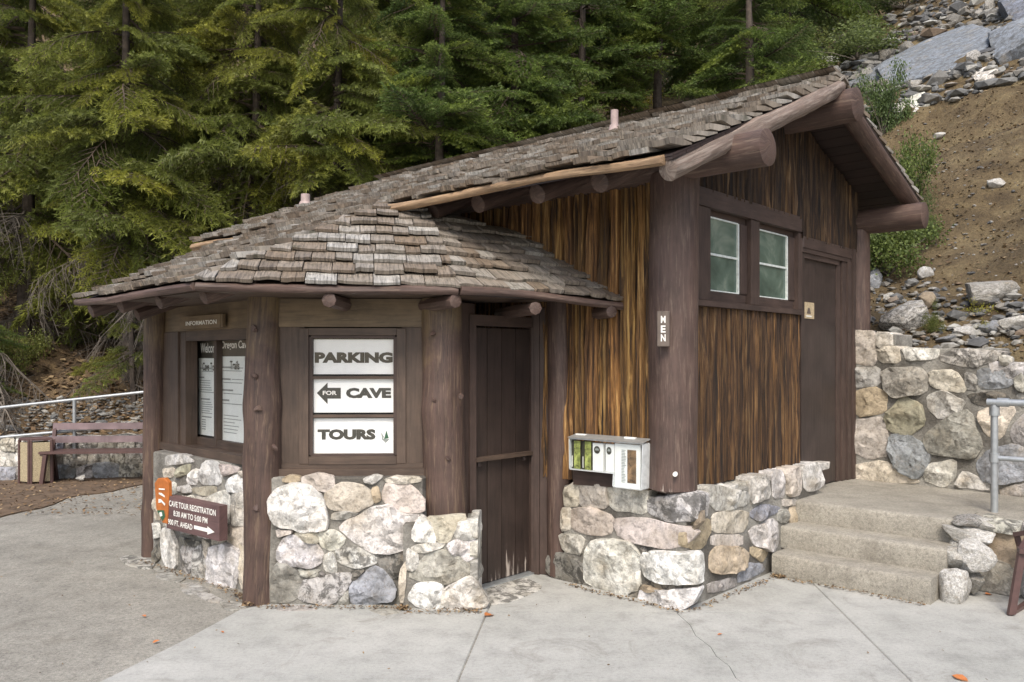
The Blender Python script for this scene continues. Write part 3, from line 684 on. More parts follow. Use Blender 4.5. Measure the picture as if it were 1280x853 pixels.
board('sash', FB, sx0, bx1, bz0-.02, bz0+.045, rec-.04, rec+.006, KTRIM, w2, .003)
board('pane', FB, sx0, bx1, bz0, hb-.04, rec-.018, rec-.015, GLASS, w2, 0)
FBi = FB
board('interior_shade_board', FB, sx0-.05, bx1+.1, bz0-.05, hb, rec-.09, rec-.055, DARK, w2, 0)  # black board behind the posters, interior shade put into its colour
o2 = rec-.045
def poster(label, x0, x1, yt0, yt1, yb0, yb1, title, tb, head, hbx, rows):
    s0 = FB.pix(x0, 480, o2)[0]; s1 = FB.pix(x1, 480, o2)[0]; z1 = FB.pix((x0+x1)/2, (yt0+yt1)/2, o2)[1]; z0 = FB.pix((x0+x1)/2, (yb0+yb1)/2, o2)[1]
    rt = root('poster', FB.P(s0, z0, o2), label, 'poster', 'white posters behind the information window'); w_ = s1-s0; h_ = z1-z0
    board('sheet', FB, s0, s1, z0, z1, o2-.004, o2, PAPER, rt, 0)
    board('title_band', FB, s0-.01, s1+.01, z1+.002, z1+.17, o2-.004, o2, INK, rt, 0)
    textfit(title, FB, s0+tb[0]*w_, s0+tb[1]*w_, z1+.045, z1+.125, o2+.002, WINK, rt, .02)
    textfit(head, FB, s0+hbx[0]*w_, s0+hbx[1]*w_, z1-.105, z1-.035, o2+.002, INK, rt, .02)
    V = []; F = []
    for f, l0, l1, hh in rows:
        z = z1-f*h_; n = len(V); V += [FB.P(s0+l0*w_, z-hh, o2+.002), FB.P(s0+l1*w_, z-hh, o2+.002), FB.P(s0+l1*w_, z+hh, o2+.002), FB.P(s0+l0*w_, z+hh, o2+.002)]; F.append((n, n+1, n+2, n+3))
    mk('print_lines', V, F, GREYINK, rt)
rows1 = [(.13, .1, .8, .004), (.17, .2, .9, .003)]+[(.25, .06, .35, .006)]+[(.29+.03*i, .08, R(.7, .95), .003) for i in range(6)]+[(.53, .15, .7, .006)]+[(.57+.028*i, .2, R(.6, .9), .003) for i in range(6)]+[(.76, .2, .8, .005)]+[(.8+.03*i, .2, .45, .004) for i in range(5)]
rows2 = [(.13, .06, .5, .007), (.135, .52, .95, .003), (.17, .12, .9, .003), (.27, .04, .45, .007), (.27, .5, .95, .003), (.31, .15, .9, .003), (.40, .04, .55, .007), (.44, .15, .9, .003), (.52, .04, .4, .007), (.56, .1, .9, .003)]+[(.7+.04*i, .16, R(.6, .9), .003) for i in range(6)]
poster('narrow poster headed Welcome behind the left pane of the information window', 248.5, 269, 449, 447, 543, 546, 'Welcome', (.12, 1.2), 'Cave Tours', (.25, 1.2), rows1)
poster('wide poster headed Trails behind the right pane of the information window', 275, 306, 447.5, 444, 549, 555, 'Oregon Caves', (.05, 1.25), 'Trails', (.42, .8), rows2)
# INFORMATION board
inf = root('information_sign', FB.P(.6, 1.95, .05), 'carved wooden board reading INFORMATION over the kiosk window', 'sign')
s0, z0 = FB.pix(226, 413, .06); s1, z1 = FB.pix(275, 392, .06)
board('board', FB, s0-.03, s1, z0+.005, z1-.003, .03, .06, KHEAD, inf)
board('end_block', FB, s1+.002, s1+.03, z0+.005, z1-.003, .03, .055, KHEAD, inf)
tx(inf, 'INFORMATION', 232.5, 271, 399.5, 407.5, WINK, .02, FB, .06)
# door of the kiosk (recessed)
D0 = Vector((-.294, 6.06, 0)); D1 = Vector((.135, 6.53, 0)); FD = Frame(D0, D1-D0); Ld = (D1-D0).length
door = place('door', None, FD.P(Ld/2, 0), kiosk)
nb = 4
for i in range(nb):
    board('door_board', FD, Ld*i/nb+.003, Ld*(i+1)/nb-.003, .015, 1.93, -.03, 0+.002*(i % 2), KDOORM, door, .006)
zb = FD.pix(625, 571)[1]
board('shelf_rail', FD, -.02, Ld-.01, zb-.012, zb+.018, 0, .05, KTRIM, door)
board('bracket', FD, .03, .06, zb-.05, zb-.012, 0, .035, DOORM, door); board('bracket', FD, Ld-.1, Ld-.07, zb-.05, zb-.012, 0, .035, DOORM, door)
board('door_frame', FD, -.07, -.005, 0, 2.02, -.06, .05, TRIM, kiosk)
board('door_frame', FD, Ld+.005, Ld+.05, 0, 2.02, -.06, .05, TRIM, kiosk)
board('door_frame', FD, -.005, Ld+.005, 1.94, 2.02, -.06, .045, TRIM, kiosk)
board('threshold', FD, -.02, Ld+.02, -.01, .012, -.08, .06, STEEL, kiosk)
F2 = Frame(D1+Vector((.02, -.02, 0)), (C4-D1)+Vector((.02, .02, 0)))
board('jamb_panel', F2, 0, .22, 0, 2.1, -.03, .012, TRIM, kiosk); board('jamb_strip', F2, .03, .07, 0, 2.05, .012, .03, TRIM, kiosk)
F3 = Frame(C3+Vector((.1, .02, 0)), D0-C3-Vector((.1, .02, 0)))
board('jamb_panel', F3, -.05, (D0-C3).length-.05, 0, 2.1, -.03, .012, TRIM, kiosk)
# top plates between posts
def seglog(a, b, z, r, m, nm='top_plate'): return log(nm, Vector((a.x, a.y, z)), Vector((b.x, b.y, z)), r, r, m, kiosk)
zpl = 2.14

# ------------------------------------------------------------------ kiosk roof
KA = Vector((-1.99, 5.2, 2.175)); KB = Vector((-.36, 5.5, 2.165)); KE = Vector((.80, 6.03, 2.115)); KD = Vector((-3.52, 6.72, 2.17))
T1 = Vector((-.995, 6.566, 2.90)); T2 = Vector((-.687, 6.54, 2.868)); KW = Vector((.075, 6.70, 2.69)); T3 = Vector((-2.84, 8.24, 2.88)); KG = Vector((-3.1, 8.2, 2.17))
kroof = place('roof', None, (-1.4, 6.3, 2.2), kiosk)
def slab(name, pts, th, mat, parent):
    nrm = (pts[1]-pts[0]).cross(pts[2]-pts[0]).normalized()
    if nrm.z < 0: pts = pts[::-1]; nrm = -nrm
    n = len(pts); V = [p-nrm*.012 for p in pts]+[p-nrm*(th+.012) for p in pts]
    F = [tuple(range(n)), tuple(range(2*n-1, n-1, -1))]+[(i, n+i, n+(i+1) % n, (i+1) % n) for i in range(n)]
    return mk(name, V, F, mat, parent)
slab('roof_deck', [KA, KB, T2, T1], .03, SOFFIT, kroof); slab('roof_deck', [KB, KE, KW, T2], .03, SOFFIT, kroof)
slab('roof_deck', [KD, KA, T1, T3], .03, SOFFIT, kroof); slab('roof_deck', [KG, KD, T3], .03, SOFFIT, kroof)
# soffit boards (flat ceiling under the eaves)
fz = Frame((0, 0, 2.125), (1, 0, 0), (0, 1, 0), (0, 0, 1))
cen = Vector((-1.2, 6.7, 0))
def soff(a, b):
    a = a+(cen-a)*.03; b = b+(cen-b)*.03; a2 = a+(cen-a)*.5; b2 = b+(cen-b)*.5
    for k in range(3):
        q = [a+(a2-a)*k/3, b+(b2-b)*k/3, b+(b2-b)*((k+1)/3-.01), a+(a2-a)*((k+1)/3-.01)]
        prism('soffit_board', fz, [(v.x, v.y) for v in q], 0, .02, KTRIM, kroof, 0)
for a, b in ((KD, KA), (KA, KB), (KB, KE)): soff(Vector((a.x, a.y, 0)), Vector((b.x, b.y, 0)))
for a, b, r in ((KD, KA, .027), (KA, KB, .028), (KB, KE, .028)):
    q_ = Vector((a.y-b.y, b.x-a.x, 0)).normalized(); q_ = q_ if q_.dot(a-cen) > 0 else -q_; a2 = a+q_*.012+Vector((0, 0, -.034)); b2 = b+q_*.012+Vector((0, 0, -.034)); log('eave_pole', a2, b2, r, r, LOGM, kroof, rough=.09, step=.07)
shing_count = {'k': 0, 'm': 0}
def shingles(poly, e0, e1, parent, expo, wr, key, limit, mat, thick=.02, far=None, lift=.0, jit=1.):
    """poly: planar 3D polygon; courses run parallel to e0->e1; returns rest geometry when over limit"""
    e = (e1-e0).normalized(); nrm = e.cross((poly[2]-poly[1])).normalized()
    nrm = (poly[1]-poly[0]).cross(poly[2]-poly[0]).normalized()
    if nrm.z < 0: nrm = -nrm
    g_ = nrm.cross(e).normalized()
    if g_.z < 0: g_ = -g_
    P = [((p-e0).dot(e), (p-e0).dot(g_)) for p in poly]; mx = max(y for _, y in P)
    def span(y):
        y = min(max(y, .001), mx-.001); xs = []
        for i in range(len(P)):
            (x0, y0), (x1, y1) = P[i], P[(i+1) % len(P)]
            if (y0-y)*(y1-y) < 0: xs.append(x0+(x1-x0)*(y-y0)/(y1-y0))
        return (min(xs), max(xs)) if len(xs) >= 2 else None
    items = []; r = 0; y = -.02
    while y < mx-.03:
        a = span(y+.02); b = span(y+expo)
        if a and b:
            x = a[0]-.01
            while x < a[1]:
                w_ = R(*wr); x2 = min(x+w_, a[1]+.012)
                if a[1]-x2 < .04: x2 = a[1]+.012
                bl = b[0]+(0 if x > a[0] else 0); 
                L = expo*1.45
                lo, hi = b[0]-.02-(b[0]-a[0])*.45, b[1]+.02-(b[1]-a[1])*.45
                tl = min(max(x, lo), hi); tr = max(min(x2, hi), lo)
                if tr-tl < .012: 
                    m_ = (tl+tr)/2; tl = m_-.006; tr = m_+.006
                items.append((x+.003, x2-.003, tl+.003, tr-.003, y, L)); x = x2
        y += expo*R(.94, 1.06); r += 1
    rest = ([], [], [])
    for (x0, x1, tl, tr, y, L) in items:
        k = 4; dy = R(-.03, .02)*jit; sk = R(-.016, .016)*jit; th = thick*R(.8, 1.7); up = R(.002, .016)*jit+R(0, 1)*lift; V = []; uv = []
        nz = [R(-.006, .006) for _ in range(k+1)]; warp = R(-.006, .008)*jit
        for row, (yy, zt, zb) in enumerate(((y+dy, th+.022+up, .020+up), (y+dy+L*.5, th*.8+.011+up*.5, .008), (y+L, .009, .000))):
            for i in range(k+1):
                f = i/k; xx = x0+(x1-x0)*f if row == 0 else (tl+(tr-tl)*f if row == 2 else ((x0+tl)/2+((x1+tr)/2-(x0+tl)/2)*f))
                yo = yy+(nz[i]*1.2+sk*(f-.5)*2 if row == 0 else 0)
                w2_ = warp*(2*f-1)**2 if row < 2 else 0
                base = e0+e*xx+g_*yo
                V.append(base+nrm*(zt+w2_)); V.append(base+nrm*(zb+w2_)); uv += [(xx, yo), (xx, yo+.02)]
        F = []; n2 = (k+1)*2
        for rr in range(2):
            for i in range(k):
                a0 = rr*n2+i*2; b0 = a0+2; c0 = a0+n2; d0 = b0+n2
                F.append((a0, b0, d0, c0)); F.append((a0+1, c0+1, d0+1, b0+1))
            a0 = rr*n2; c0 = a0+n2; F.append((a0, c0, c0+1, a0+1)); a0 = rr*n2+k*2; c0 = a0+n2; F.append((a0, a0+1, c0+1, c0))
        for i in range(k): F.append((i*2, i*2+1, i*2+3, i*2+2))
        if shing_count[key] < limit:
            shing_count[key] += 1; mk('shingle', V, F, mat, parent, uv=uv)
        else:
            n = len(rest[0]); rest[0].extend(V); rest[1].extend([tuple(q+n for q in f) for f in F]); rest[2].extend(uv)
    return rest
shingles([KA, KB, T2, T1], KA, KB, kroof, .155, (.1, .24), 'k', 300, SHG, .017, jit=.75, lift=.012)
shingles([KB, KE, KW, T2], KB, KE, kroof, .165, (.1, .24), 'k', 300, SHG, .018, jit=.8)
r3 = shingles([KD, KA, T1, T3], KD, KA, kroof, .172, (.1, .24), 'k', 300, SHG, .022, jit=.9, lift=.02)
for rs in (r3,):
    if rs[0]: o = mk('shingle_courses', rs[0], rs[1], SHGI, kroof, uv=rs[2]); o['kind'] = 'stuff'
# log rafter tails
for px, py, dd_, r, ln in ((410, 375, 5.33, .048, 1.0), (570, 376.5, 5.47, .046, .9), (671, 385, 5.70, .046, .8), (765, 391, 5.92, .043, .35), (252, 371, 5.35, .055, 1.0), (196, 377, 5.74, .055, .9), (148, 383, 6.2, .065, .9), (112, 389, 6.55, .058, .9), (170, 394, 6.6, .05, .8)):
    a = AT(px, py, dd_); t = Vector((cen.x, cen.y, a.z+.0))
    if px == 765: t = a+Vector((-.3, .9, 0))
    if px in (410,): t = a+Vector((.02, 1, 0))
    if px in (671,): t = a+Vector((-.35, 1, 0))
    if px < 300: t = a+Vector((.75, .7, .40)); ln = .42
    dr = (t-a).normalized(); log('rafter_tail', a, a+dr*ln, r, r*1.05, LOGM, kroof, seg=8, cham=.4)

# ------------------------------------------------------------------ main building
bld = root('restroom_building', (1.5, 8.0, 0), 'bark sided cabin with shingled gable roof, log corner posts and MEN sign', 'cabin')
FL = Frame(P0, -VV, n=-U)       # long left wall, s runs toward the corner post (negative = away)
FG = Frame(P0, U, n=-VV)        # gable wall
HR, RT = 1.78, 3.97             # ridge offset along gable, ridge height
EL, ZL, ER, ZR = .82, 2.90, .42, 3.27
def roofz(s): return ZL+(RT-ZL)*(s+EL)/(HR+EL) if s < HR else RT-(RT-ZR)*(s-HR)/(3.51+ER-HR)
LEN = 5.2
# core walls
Vc = []; gp_ = [(0, .5), (3.51, .5), (3.51, roofz(3.51)-.12), (HR, RT-.14), (0, roofz(0)-.12)]
for t in (0.05, LEN):
    for s, z in gp_: Vc.append(P0+U*(s+(.05 if s == 0 else 0))+VV*t+Vector((0, 0, z)))
Fc = [(0, 1, 2, 3, 4), (9, 8, 7, 6, 5)]+[((i+1) % 5, i, 5+i, 5+(i+1) % 5) for i in range(5)]
mk('wall_core', Vc, Fc, TRIM, bld)
# stone base
K = Vector((1.184, 5.526, 0)); mb = place('stone_base', None, (1.2, 6.2, 0), bld)
F4 = Frame(K+U*.045, -VV, n=-U); F5 = Frame(K+VV*.045, U, n=-VV)
kc = K+U*.045+VV*.045
tl4 = 1.06
cpts = [kc, kc+VV*tl4, kc+VV*tl4+U*.6, kc+U*2.25+VV*.5, kc+U*2.25]
core('mortar', [(p.x, p.y) for p in cpts], -.05, .73, MORTAR, mb)
S4 = [('c', [(300, 500), (340, 485), (340, 540), (303, 542)], dict(inward=.12, top=.785)), ('c', [(344, 488), (410, 490), (415, 545), (345, 545)], dict(inward=.13, top=.785)), ('w', [(414, 495), (520, 508), (520, 562), (430, 550)], dict(inward=.13, top=.785)),
 ('c', [(292, 548), (318, 548), (318, 602), (292, 605)]), ('p', [(320, 550), (380, 548), (428, 570), (425, 610), (395, 620), (320, 604)]),
 ('p', [(432, 578), (500, 572), (590, 592), (640, 600), (660, 615), (620, 645), (560, 650), (450, 628)]), ('g', [(287, 615), (352, 625), (347, 672), (300, 662)]),
 ('d', [(255, 680), (280, 665), (345, 690), (355, 745), (300, 748), (255, 720)]), ('W', [(355, 690), (370, 640), (420, 630), (480, 640), (505, 680), (500, 760), (450, 780), (390, 760), (360, 740)], dict(prot=.07)),
 ('d', [(508, 650), (520, 645), (545, 655), (520, 690)]), ('d', [(455, 790), (500, 770), (490, 805), (465, 803)]), ('n', [(505, 765), (520, 752), (600, 775), (520, 770)])]
ckw = dict(inward=.05)
stones_from(F4, S4, 560, 380, 2.133, mb, clampx=.06)
S4b = [('G', [(100, 250), (300, 237), (425, 215), (432, 290), (330, 350), (210, 365), (105, 320)], dict(inward=.13, top=.785)), ('W', [(75, 560), (100, 505), (260, 515), (425, 520), (430, 640), (360, 665), (170, 655), (85, 620)], dict(prot=.07)),
 ('W', [(50, 745), (75, 690), (180, 700), (330, 685), (395, 690), (420, 712), (300, 770), (200, 795), (50, 785)], dict(prot=.08)), ('d', [(75, 645), (170, 668), (380, 672), (330, 684), (180, 697), (85, 685)], dict(prot=.02)),
 ('n', [(310, 400), (340, 370), (425, 320), (432, 345), (370, 372), (330, 400), (318, 450)], dict(prot=.025))]
stones_from(F4, S4b, 780, 560, 3.877, mb, clampx=.07)
S5 = [('w', [(440, 215), (480, 203), (620, 217), (630, 240), (620, 280), (480, 310), (442, 270)], dict(inward=.19, top=.785, prot=.06)), ('c', [(455, 330), (520, 308), (620, 312), (625, 370), (600, 415), (455, 415)]),
 ('n', [(325, 425), (370, 360), (440, 352), (445, 400), (410, 478), (362, 490), (328, 480)]), ('o', [(440, 520), (480, 480), (600, 490), (630, 520), (600, 590), (500, 612), (445, 600)], dict(prot=.06)),
 ('g', [(432, 660), (560, 632), (568, 678), (440, 712)]), ('b', [(578, 625), (600, 573), (690, 562), (708, 600), (582, 660)]), ('w', [(630, 400), (740, 348), (768, 372), (770, 480), (725, 500), (650, 470)], dict(prot=.06)),
 ('o', [(638, 482), (720, 505), (712, 530), (690, 555), (642, 522)]), ('b', [(640, 310), (700, 282), (780, 292), (762, 320), (680, 353), (640, 340)]), ('w', [(635, 200), (720, 192), (735, 240), (650, 268), (635, 240)], dict(inward=.19, top=.785, prot=.07)),
 ('w', [(740, 182), (792, 172), (800, 240), (750, 245)], dict(inward=.19, top=.785)), ('c', [(805, 182), (878, 172), (882, 228), (815, 240)], dict(inward=.19, top=.785, prot=.06)), ('W', [(888, 152), (970, 142), (975, 198), (900, 210)], dict(inward=.19, top=.785)),
 ('c', [(790, 252), (855, 250), (860, 280), (795, 288)]), ('g', [(770, 302), (820, 300), (820, 360), (772, 363)]), ('o', [(825, 297), (858, 292), (858, 360), (825, 362)]), ('c', [(450, 425), (600, 425), (600, 480), (450, 480)], dict(prot=.02))]
stones_from(F5, S5, 780, 560, 3.877, mb)
# coping stones on the ledge between face and wall
ztop = Frame((0, 0, .75), (1, 0, 0), (0, 1, 0), (0, 0, 1))
s = .0
while s < 2.2:
    w_ = R(.3, .55); a = kc+U*s+VV*.02; b = kc+U*(s+w_-.02)+VV*.02
    stone(ztop, [(p.x, p.y) for p in (a, b, b+VV*.14, a+VV*.14)], mb, random.choice('WwwG'), prot=.03, name='coping_stone'); s += w_
# corner posts and logs
post = log('corner_post', P0+Vector((-.0, 0, .77)), P0+Vector((.02, .02, 3.0)), .168, .172, CORNERM, bld, seg=28, step=.07, knot=3, rough=.015)
P2 = P0+U*3.51
log('corner_post', P2+Vector((0, 0, .5)), P2+Vector((0, 0, 3.0)), .13, .13, LOGM, bld, seg=20, knot=3)
def WL(s, t, z): return P0+U*s+VV*t+Vector((0, 0, z))
log('plate_log', WL(-.02, -.73, 3.05), WL(-.0, 4.9, 3.05), .12, .12, LOGM, bld, seg=24, rough=.015)
log('plate_log', WL(3.51, -.66, 3.07), WL(3.51, 4.9, 3.07), .125, .12, LOGM, bld, seg=24, cham=.25)
log('ridge_log', WL(HR, -.65, RT-.225), WL(HR, 4.9, RT-.235), .138, .12, LOGM, bld, seg=24)
# barge logs
zb_ = lambda s: roofz(s)-.115
log('barge_log', WL(-EL+.02, -.47, zb_(-EL+.02)+.03), WL(HR-.03, -.47, zb_(HR)+.02), .062, .074, GREYW, bld, seg=20, rough=.07, step=.06, knot=3)
log('barge_log', WL(HR+.05, -.46, zb_(HR)-.01), WL(3.51+ER-.02, -.46, zb_(3.51+ER)+.02), .078, .075, LOGM, bld, seg=18)
# eave pole and rafters of the front slope
log('eave_pole', WL(-EL-.012, -.45, ZL-.03), WL(-EL-.012, 5.3, ZL-.03), .029, .034, RAWW, bld, rough=.09, step=.08)
for t in (.143, .68, 1.256, 1.75, 2.3, 2.85, 3.4, 3.95, 4.5):
    log('rafter', WL(-.66, t, roofz(-.66)-.125), WL(HR-.1, t, roofz(HR-.1)-.125), .068 if t < 1.5 else .06, .065, LOGM, bld, seg=12)
# soffit boards on the overhang and under roof (visible from below)
def rslab(s0, s1, t0, t1, off, th, mat, nm):
    a = [WL(s0, t0, roofz(s0)-off), WL(s1, t0, roofz(s1)-off), WL(s1, t1, roofz(s1)-off), WL(s0, t1, roofz(s0)-off)]
    V = a+[p-Vector((0, 0, th)) for p in a]; F = [(0, 1, 2, 3), (7, 6, 5, 4)]+[(i, 4+i, 4+(i+1) % 4, (i+1) % 4) for i in range(4)]
    return mk(nm, V, F, mat, bld, uv=[(0, 0), (s1-s0, 0), (s1-s0, t1-t0), (0, t1-t0)]*2)
nb = 15
for i in range(nb):
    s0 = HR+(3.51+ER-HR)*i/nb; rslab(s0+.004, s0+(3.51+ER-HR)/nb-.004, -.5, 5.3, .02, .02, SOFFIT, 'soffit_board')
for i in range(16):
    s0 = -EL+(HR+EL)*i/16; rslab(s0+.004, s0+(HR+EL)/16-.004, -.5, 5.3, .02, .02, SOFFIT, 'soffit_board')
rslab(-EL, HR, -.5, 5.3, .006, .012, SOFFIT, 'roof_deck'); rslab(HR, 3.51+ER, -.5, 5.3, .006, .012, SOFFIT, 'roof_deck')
mroof = place('roof', None, WL(HR, 2.5, RT), bld)
e0 = WL(-EL, 5.36, ZL); e1 = WL(-EL, -.5, ZL); t1_ = WL(HR, -.5, RT); t0_ = WL(HR, 5.36, RT)
# front slope: individual shingles nearest the camera first
def sub(tb, ta): return [WL(-EL, tb, ZL), WL(-EL, ta, ZL), WL(HR, ta, RT), WL(HR, tb, RT)]
q1 = sub(1.75, -.5); shingles(q1, q1[0], q1[1], mroof, .172, (.09, .24), 'm', 300, SHG, .022, jit=1., lift=.034)
q2 = sub(5.36, 1.75); rs = shingles(q2, q2[0], q2[1], mroof, .172, (.09, .24), 'm', 300, SHG, .022, jit=1., lift=.034)
if rs[0]: o = mk('shingle_courses', rs[0], rs[1], SHGI, mroof, uv=rs[2]); o['kind'] = 'stuff'
q3 = [WL(3.51+ER, -.5, ZR), WL(3.51+ER, 5.36, ZR), WL(HR, 5.36, RT), WL(HR, -.5, RT)]
rs = shingles(q3, q3[0], q3[1], mroof, .16, (.1, .22), 'm', 0, SHG, .022)
o = mk('shingle_courses', rs[0], rs[1], SHGI, mroof, uv=rs[2]); o['kind'] = 'stuff'
# ragged ridge cap
t = -.52
while t < 5.3:
    L = R(.08, .2); j1, j2 = R(-.03, .05), R(-.01, .02); a, b, c, d = WL(HR-.1+j1, t, RT-.02+j2), WL(HR-.1+j1, t+L, RT-.025+j2), WL(HR+.03, t+L, RT+.025+j2), WL(HR+.03, t, RT+.03+j2)
    e_, f_ = WL(HR+.13, t+L, RT-.0), WL(HR+.13, t, RT+.01)
    V = [a, b, c, d, e_, f_]; V += [p-Vector((0, 0, .02)) for p in V]
    F = [(0, 3, 2, 1), (3, 5, 4, 2), (6, 7, 8, 9), (9, 8, 10, 11), (0, 6, 9, 3), (3, 9, 11, 5), (1, 2, 8, 7), (2, 4, 10, 8), (0, 1, 7, 6), (5, 11, 10, 4)]
    mk('ridge_shingle', V, F, SHG, mroof, uv=[(p.dot(U), p.dot(VV)) for p in V]); t += L*R(.8, 1.3)
# vent pipes
def vent(px, py, hpx, wpx, label, cone):
    s = .9; best = None
    for i in range(400):                                     # find roof point under the pipe
        t = 0.1+i*.0125
        for j in range(40):
            s = -.7+j*.06; p = WL(s, t, roofz(s)); x = CX+FX*p.x/p.y; y = HY-FX*(p.z-EYE)/p.y; e = (x-px)**2+(y-py)**2
            if best is None or e < best[0]: best = (e, p)
    p = best[1]; k = p.y/FX; r = wpx*k/2
    rt = root('vent_pipe', p, label, 'vent pipe', 'vent pipes on the roof')
    log('pipe', p-Vector((0, 0, .05)), p+Vector((0, 0, hpx*k+.03)), r, r*.95, PVC, rt, seg=14, rough=.004, cham=.05)
    if cone: log('flashing', p-Vector((0, 0, .03)), p+Vector((0, 0, .10)), r*2.1, r*1.1, PVC, rt, seg=14, rough=.01, cham=.02)
vent(768, 170, 28, 10, 'taller pinkish vent pipe with cone flashing near the ridge end', True)
vent(382, 263, 17, 12, 'short pinkish vent pipe at the far left end of the roof', True)

# bark slabs
def bark_slab(fr, s0, s1, z0f, z1f, parent, tint, base=.012):
    off = Vector((R(0, 90), R(0, 90), R(0, 90))); ns = max(4, int((s1-s0)/.008)); V = []; F = []
    zmin = min(z0f(s0), z0f(s1)); zmax = max(z1f(s0), z1f(s1)); nz = max(3, int((zmax-zmin)/.045)); ed = R(.0, .012)
    for j in range(nz+1):
        for i in range(ns+1):
            f = i/ns; s = s0+(s1-s0)*f; a, b = z0f(s), z1f(s); z = a+(b-a)*j/nz
            wob = .006*noise.noise(Vector((z*2, 3, 1))+off); q = Vector((s*34, z*1.3, 0))+off
            h = 1-abs(noise.noise(q))*2.6; h += .45*noise.noise(Vector((s*95, z*4, 2))+off)
            h = max(-.9, h)*.026+.014*noise.noise(Vector((s*9, z*.8, 4))+off)
            e = min(f, 1-f)*(s1-s0); h -= .045*max(0, 1-e/.016)**1.2
            V.append(fr.P(s+wob, z, base+.016+ed+h))
    for j in range(nz):
        for i in range(ns):
            a = j*(ns+1)+i; F.append((a, a+1, a+ns+2, a+ns+1))
    return mk('bark_slab', V, F, BARK, parent, True, color=tint)
def tintc():
    v = R(.85, 1.35); return (v, v*R(.9, 1.05), v*R(.75, .95), 1)
s = -2.9
while s < -.1:
    w_ = R(.06, .15); e = min(s+w_, -.1)
    if e-s > .03: bark_slab(FL, s, e, lambda x: .77, lambda x: 3.0, bld, tintc())
    s = e
# gable: pixel traced limits
sP = .14; sWin0 = FG.pix(880, 300)[0]; sWin1 = FG.pix(995, 350)[0]; sDoor1 = FG.pix(1058, 400)[0]
zSillB = FG.pix(930, 387.5, .05)[1]; zHeadT = FG.pix(935, 252, .04)[1]; zHeadB = FG.pix(935, 273, .04)[1]; zDT = FG.pix(1020, 300, .04)[1]; zDB = FG.pix(1020, 313.5, .04)[1]
print('GABLE', sWin0, sWin1, sDoor1, 'sill', zSillB, 'head', zHeadB, zHeadT, 'door', zDB, zDT)
s = sP
while s < sWin1-.02:
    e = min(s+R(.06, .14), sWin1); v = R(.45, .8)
    bark_slab(FG, s, e, lambda x: .77, lambda x: zSillB+.01, bld, (v, v*.97, v*.97, 1)); s = e  # gable bark tinted darker than the long wall, shade put into the colour
s = sP
while s < 3.4:
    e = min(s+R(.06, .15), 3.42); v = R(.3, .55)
    bark_slab(FG, s, e, lambda x: (zHeadT-.02 if x < sWin1 else zDT-.02), lambda x: max(roofz(x)-.1, zHeadT), bld, (v, v*1.02, v*1.15, 1)); s = e  # upper gable tinted darker still, shade painted into the bark
# beams
board('head_beam', FG, .1, sWin1+.03, zHeadB, zHeadT, 0, .055, TRIM, bld, .01)
board('head_beam', FG, sWin1+.034, sDoor1+.02, zDB, zDT, 0, .053, TRIM, bld, .01)
board('sill_beam', FG, .12, sWin1+.01, zSillB, FG.pix(935, 381, .07)[1], 0, .075, TRIM, bld, .01)
zs1 = FG.pix(935, 381, .07)[1]
# the two windows, recessed
mid0 = FG.pix(937, 330, .03)[0]; mid1 = FG.pix(944, 330, .03)[0]
board('window_post', FG, mid0, mid1+.05, zs1, zHeadB, -.02, .045, TRIM, bld, .006)
board('window_post', FG, sWin1-.05, sWin1+.03, zs1, zHeadB, -.02, .045, TRIM, bld, .006)
board('window_post', FG, .12, sWin0+.02, zs1, zHeadB, -.02, .045, TRIM, bld, .006)
rec = -.02
def gable_window(a, b):
    wn = place('window', None, FG.P((a+b)/2, 2.4, 0), bld)
    sb = zs1+.085; st = zHeadB-.05
    board('sash', FG, a, b, zs1, sb, -.04, rec+.02, TRIM, wn); board('sash', FG, a, b, st, zHeadB, -.04, rec+.015, TRIM, wn)
    board('sash', FG, b-.11, b, sb, st, -.04, rec+.03, TRIM, wn)
    m_ = (sb+st)/2; g0, g1 = a-.02, b-.13
    board('pane', FG, g0, g1, sb, m_, -.03, rec+.003, FROST, wn, 0); board('pane', FG, g0, g1, m_, st, -.03, rec+.004, FROST, wn, 0)
    for x0, x1, z0, z1, o_ in ((g1-.002, g1+.014, sb, st, .02), (g0, g1, m_-.008, m_+.008, .017), (g0, g1, sb-.004, sb+.008, .019), (g0, g1, st-.006, st+.004, .018)):
        board('bead', FG, x0, x1, z0, z1, rec, rec+o_, WFRAME, wn, .002)
gable_window(sWin0+.02, mid0); gable_window(mid1+.05, sWin1-.05)
# reveals
# door
dz0 = .51; d0 = sWin1+.03; fw = FG.pix(1044, 450, 0)[0]
gd = place('door', None, FG.P((d0+sDoor1)/2, dz0), bld)
board('door_panel', FG, d0+.02, fw, dz0+.01, zDB-.08, -.02, .004, DOORM, gd)
board('door_frame', FG, d0, d0+.07, dz0, zDB-.04, -.0, .035, DOORM, bld)
board('door_frame', FG, d0, fw+.02, zDB-.085, zDB-.035, -.0, .03, TRIM, bld); board('door_frame', FG, d0, sDoor1, zDB-.04, zDB, 0, .045, TRIM, bld)
for k in range(3):
    a = fw+(sDoor1-fw)*k/3; board('door_frame', FG, a, fw+(sDoor1-fw)*(k+1)/3-.006, dz0, zDB-.035, 0, .014+.02*k, TRIM, bld)
board('corner_board', FG, sDoor1+.004, sDoor1+.07, dz0, zDT, 0, .07, TRIM, bld)
nt_ = root('door_notice', FG.P(3, 2, .02), 'small tan notice plate fixed on the brown restroom door', 'notice')
s0, z0 = FG.pix(1003, 398, .012); s1, z1 = FG.pix(1018, 379, .012); board('plate', FG, s0, s1, z0, z1, .004, .012, NOTICE, nt_)
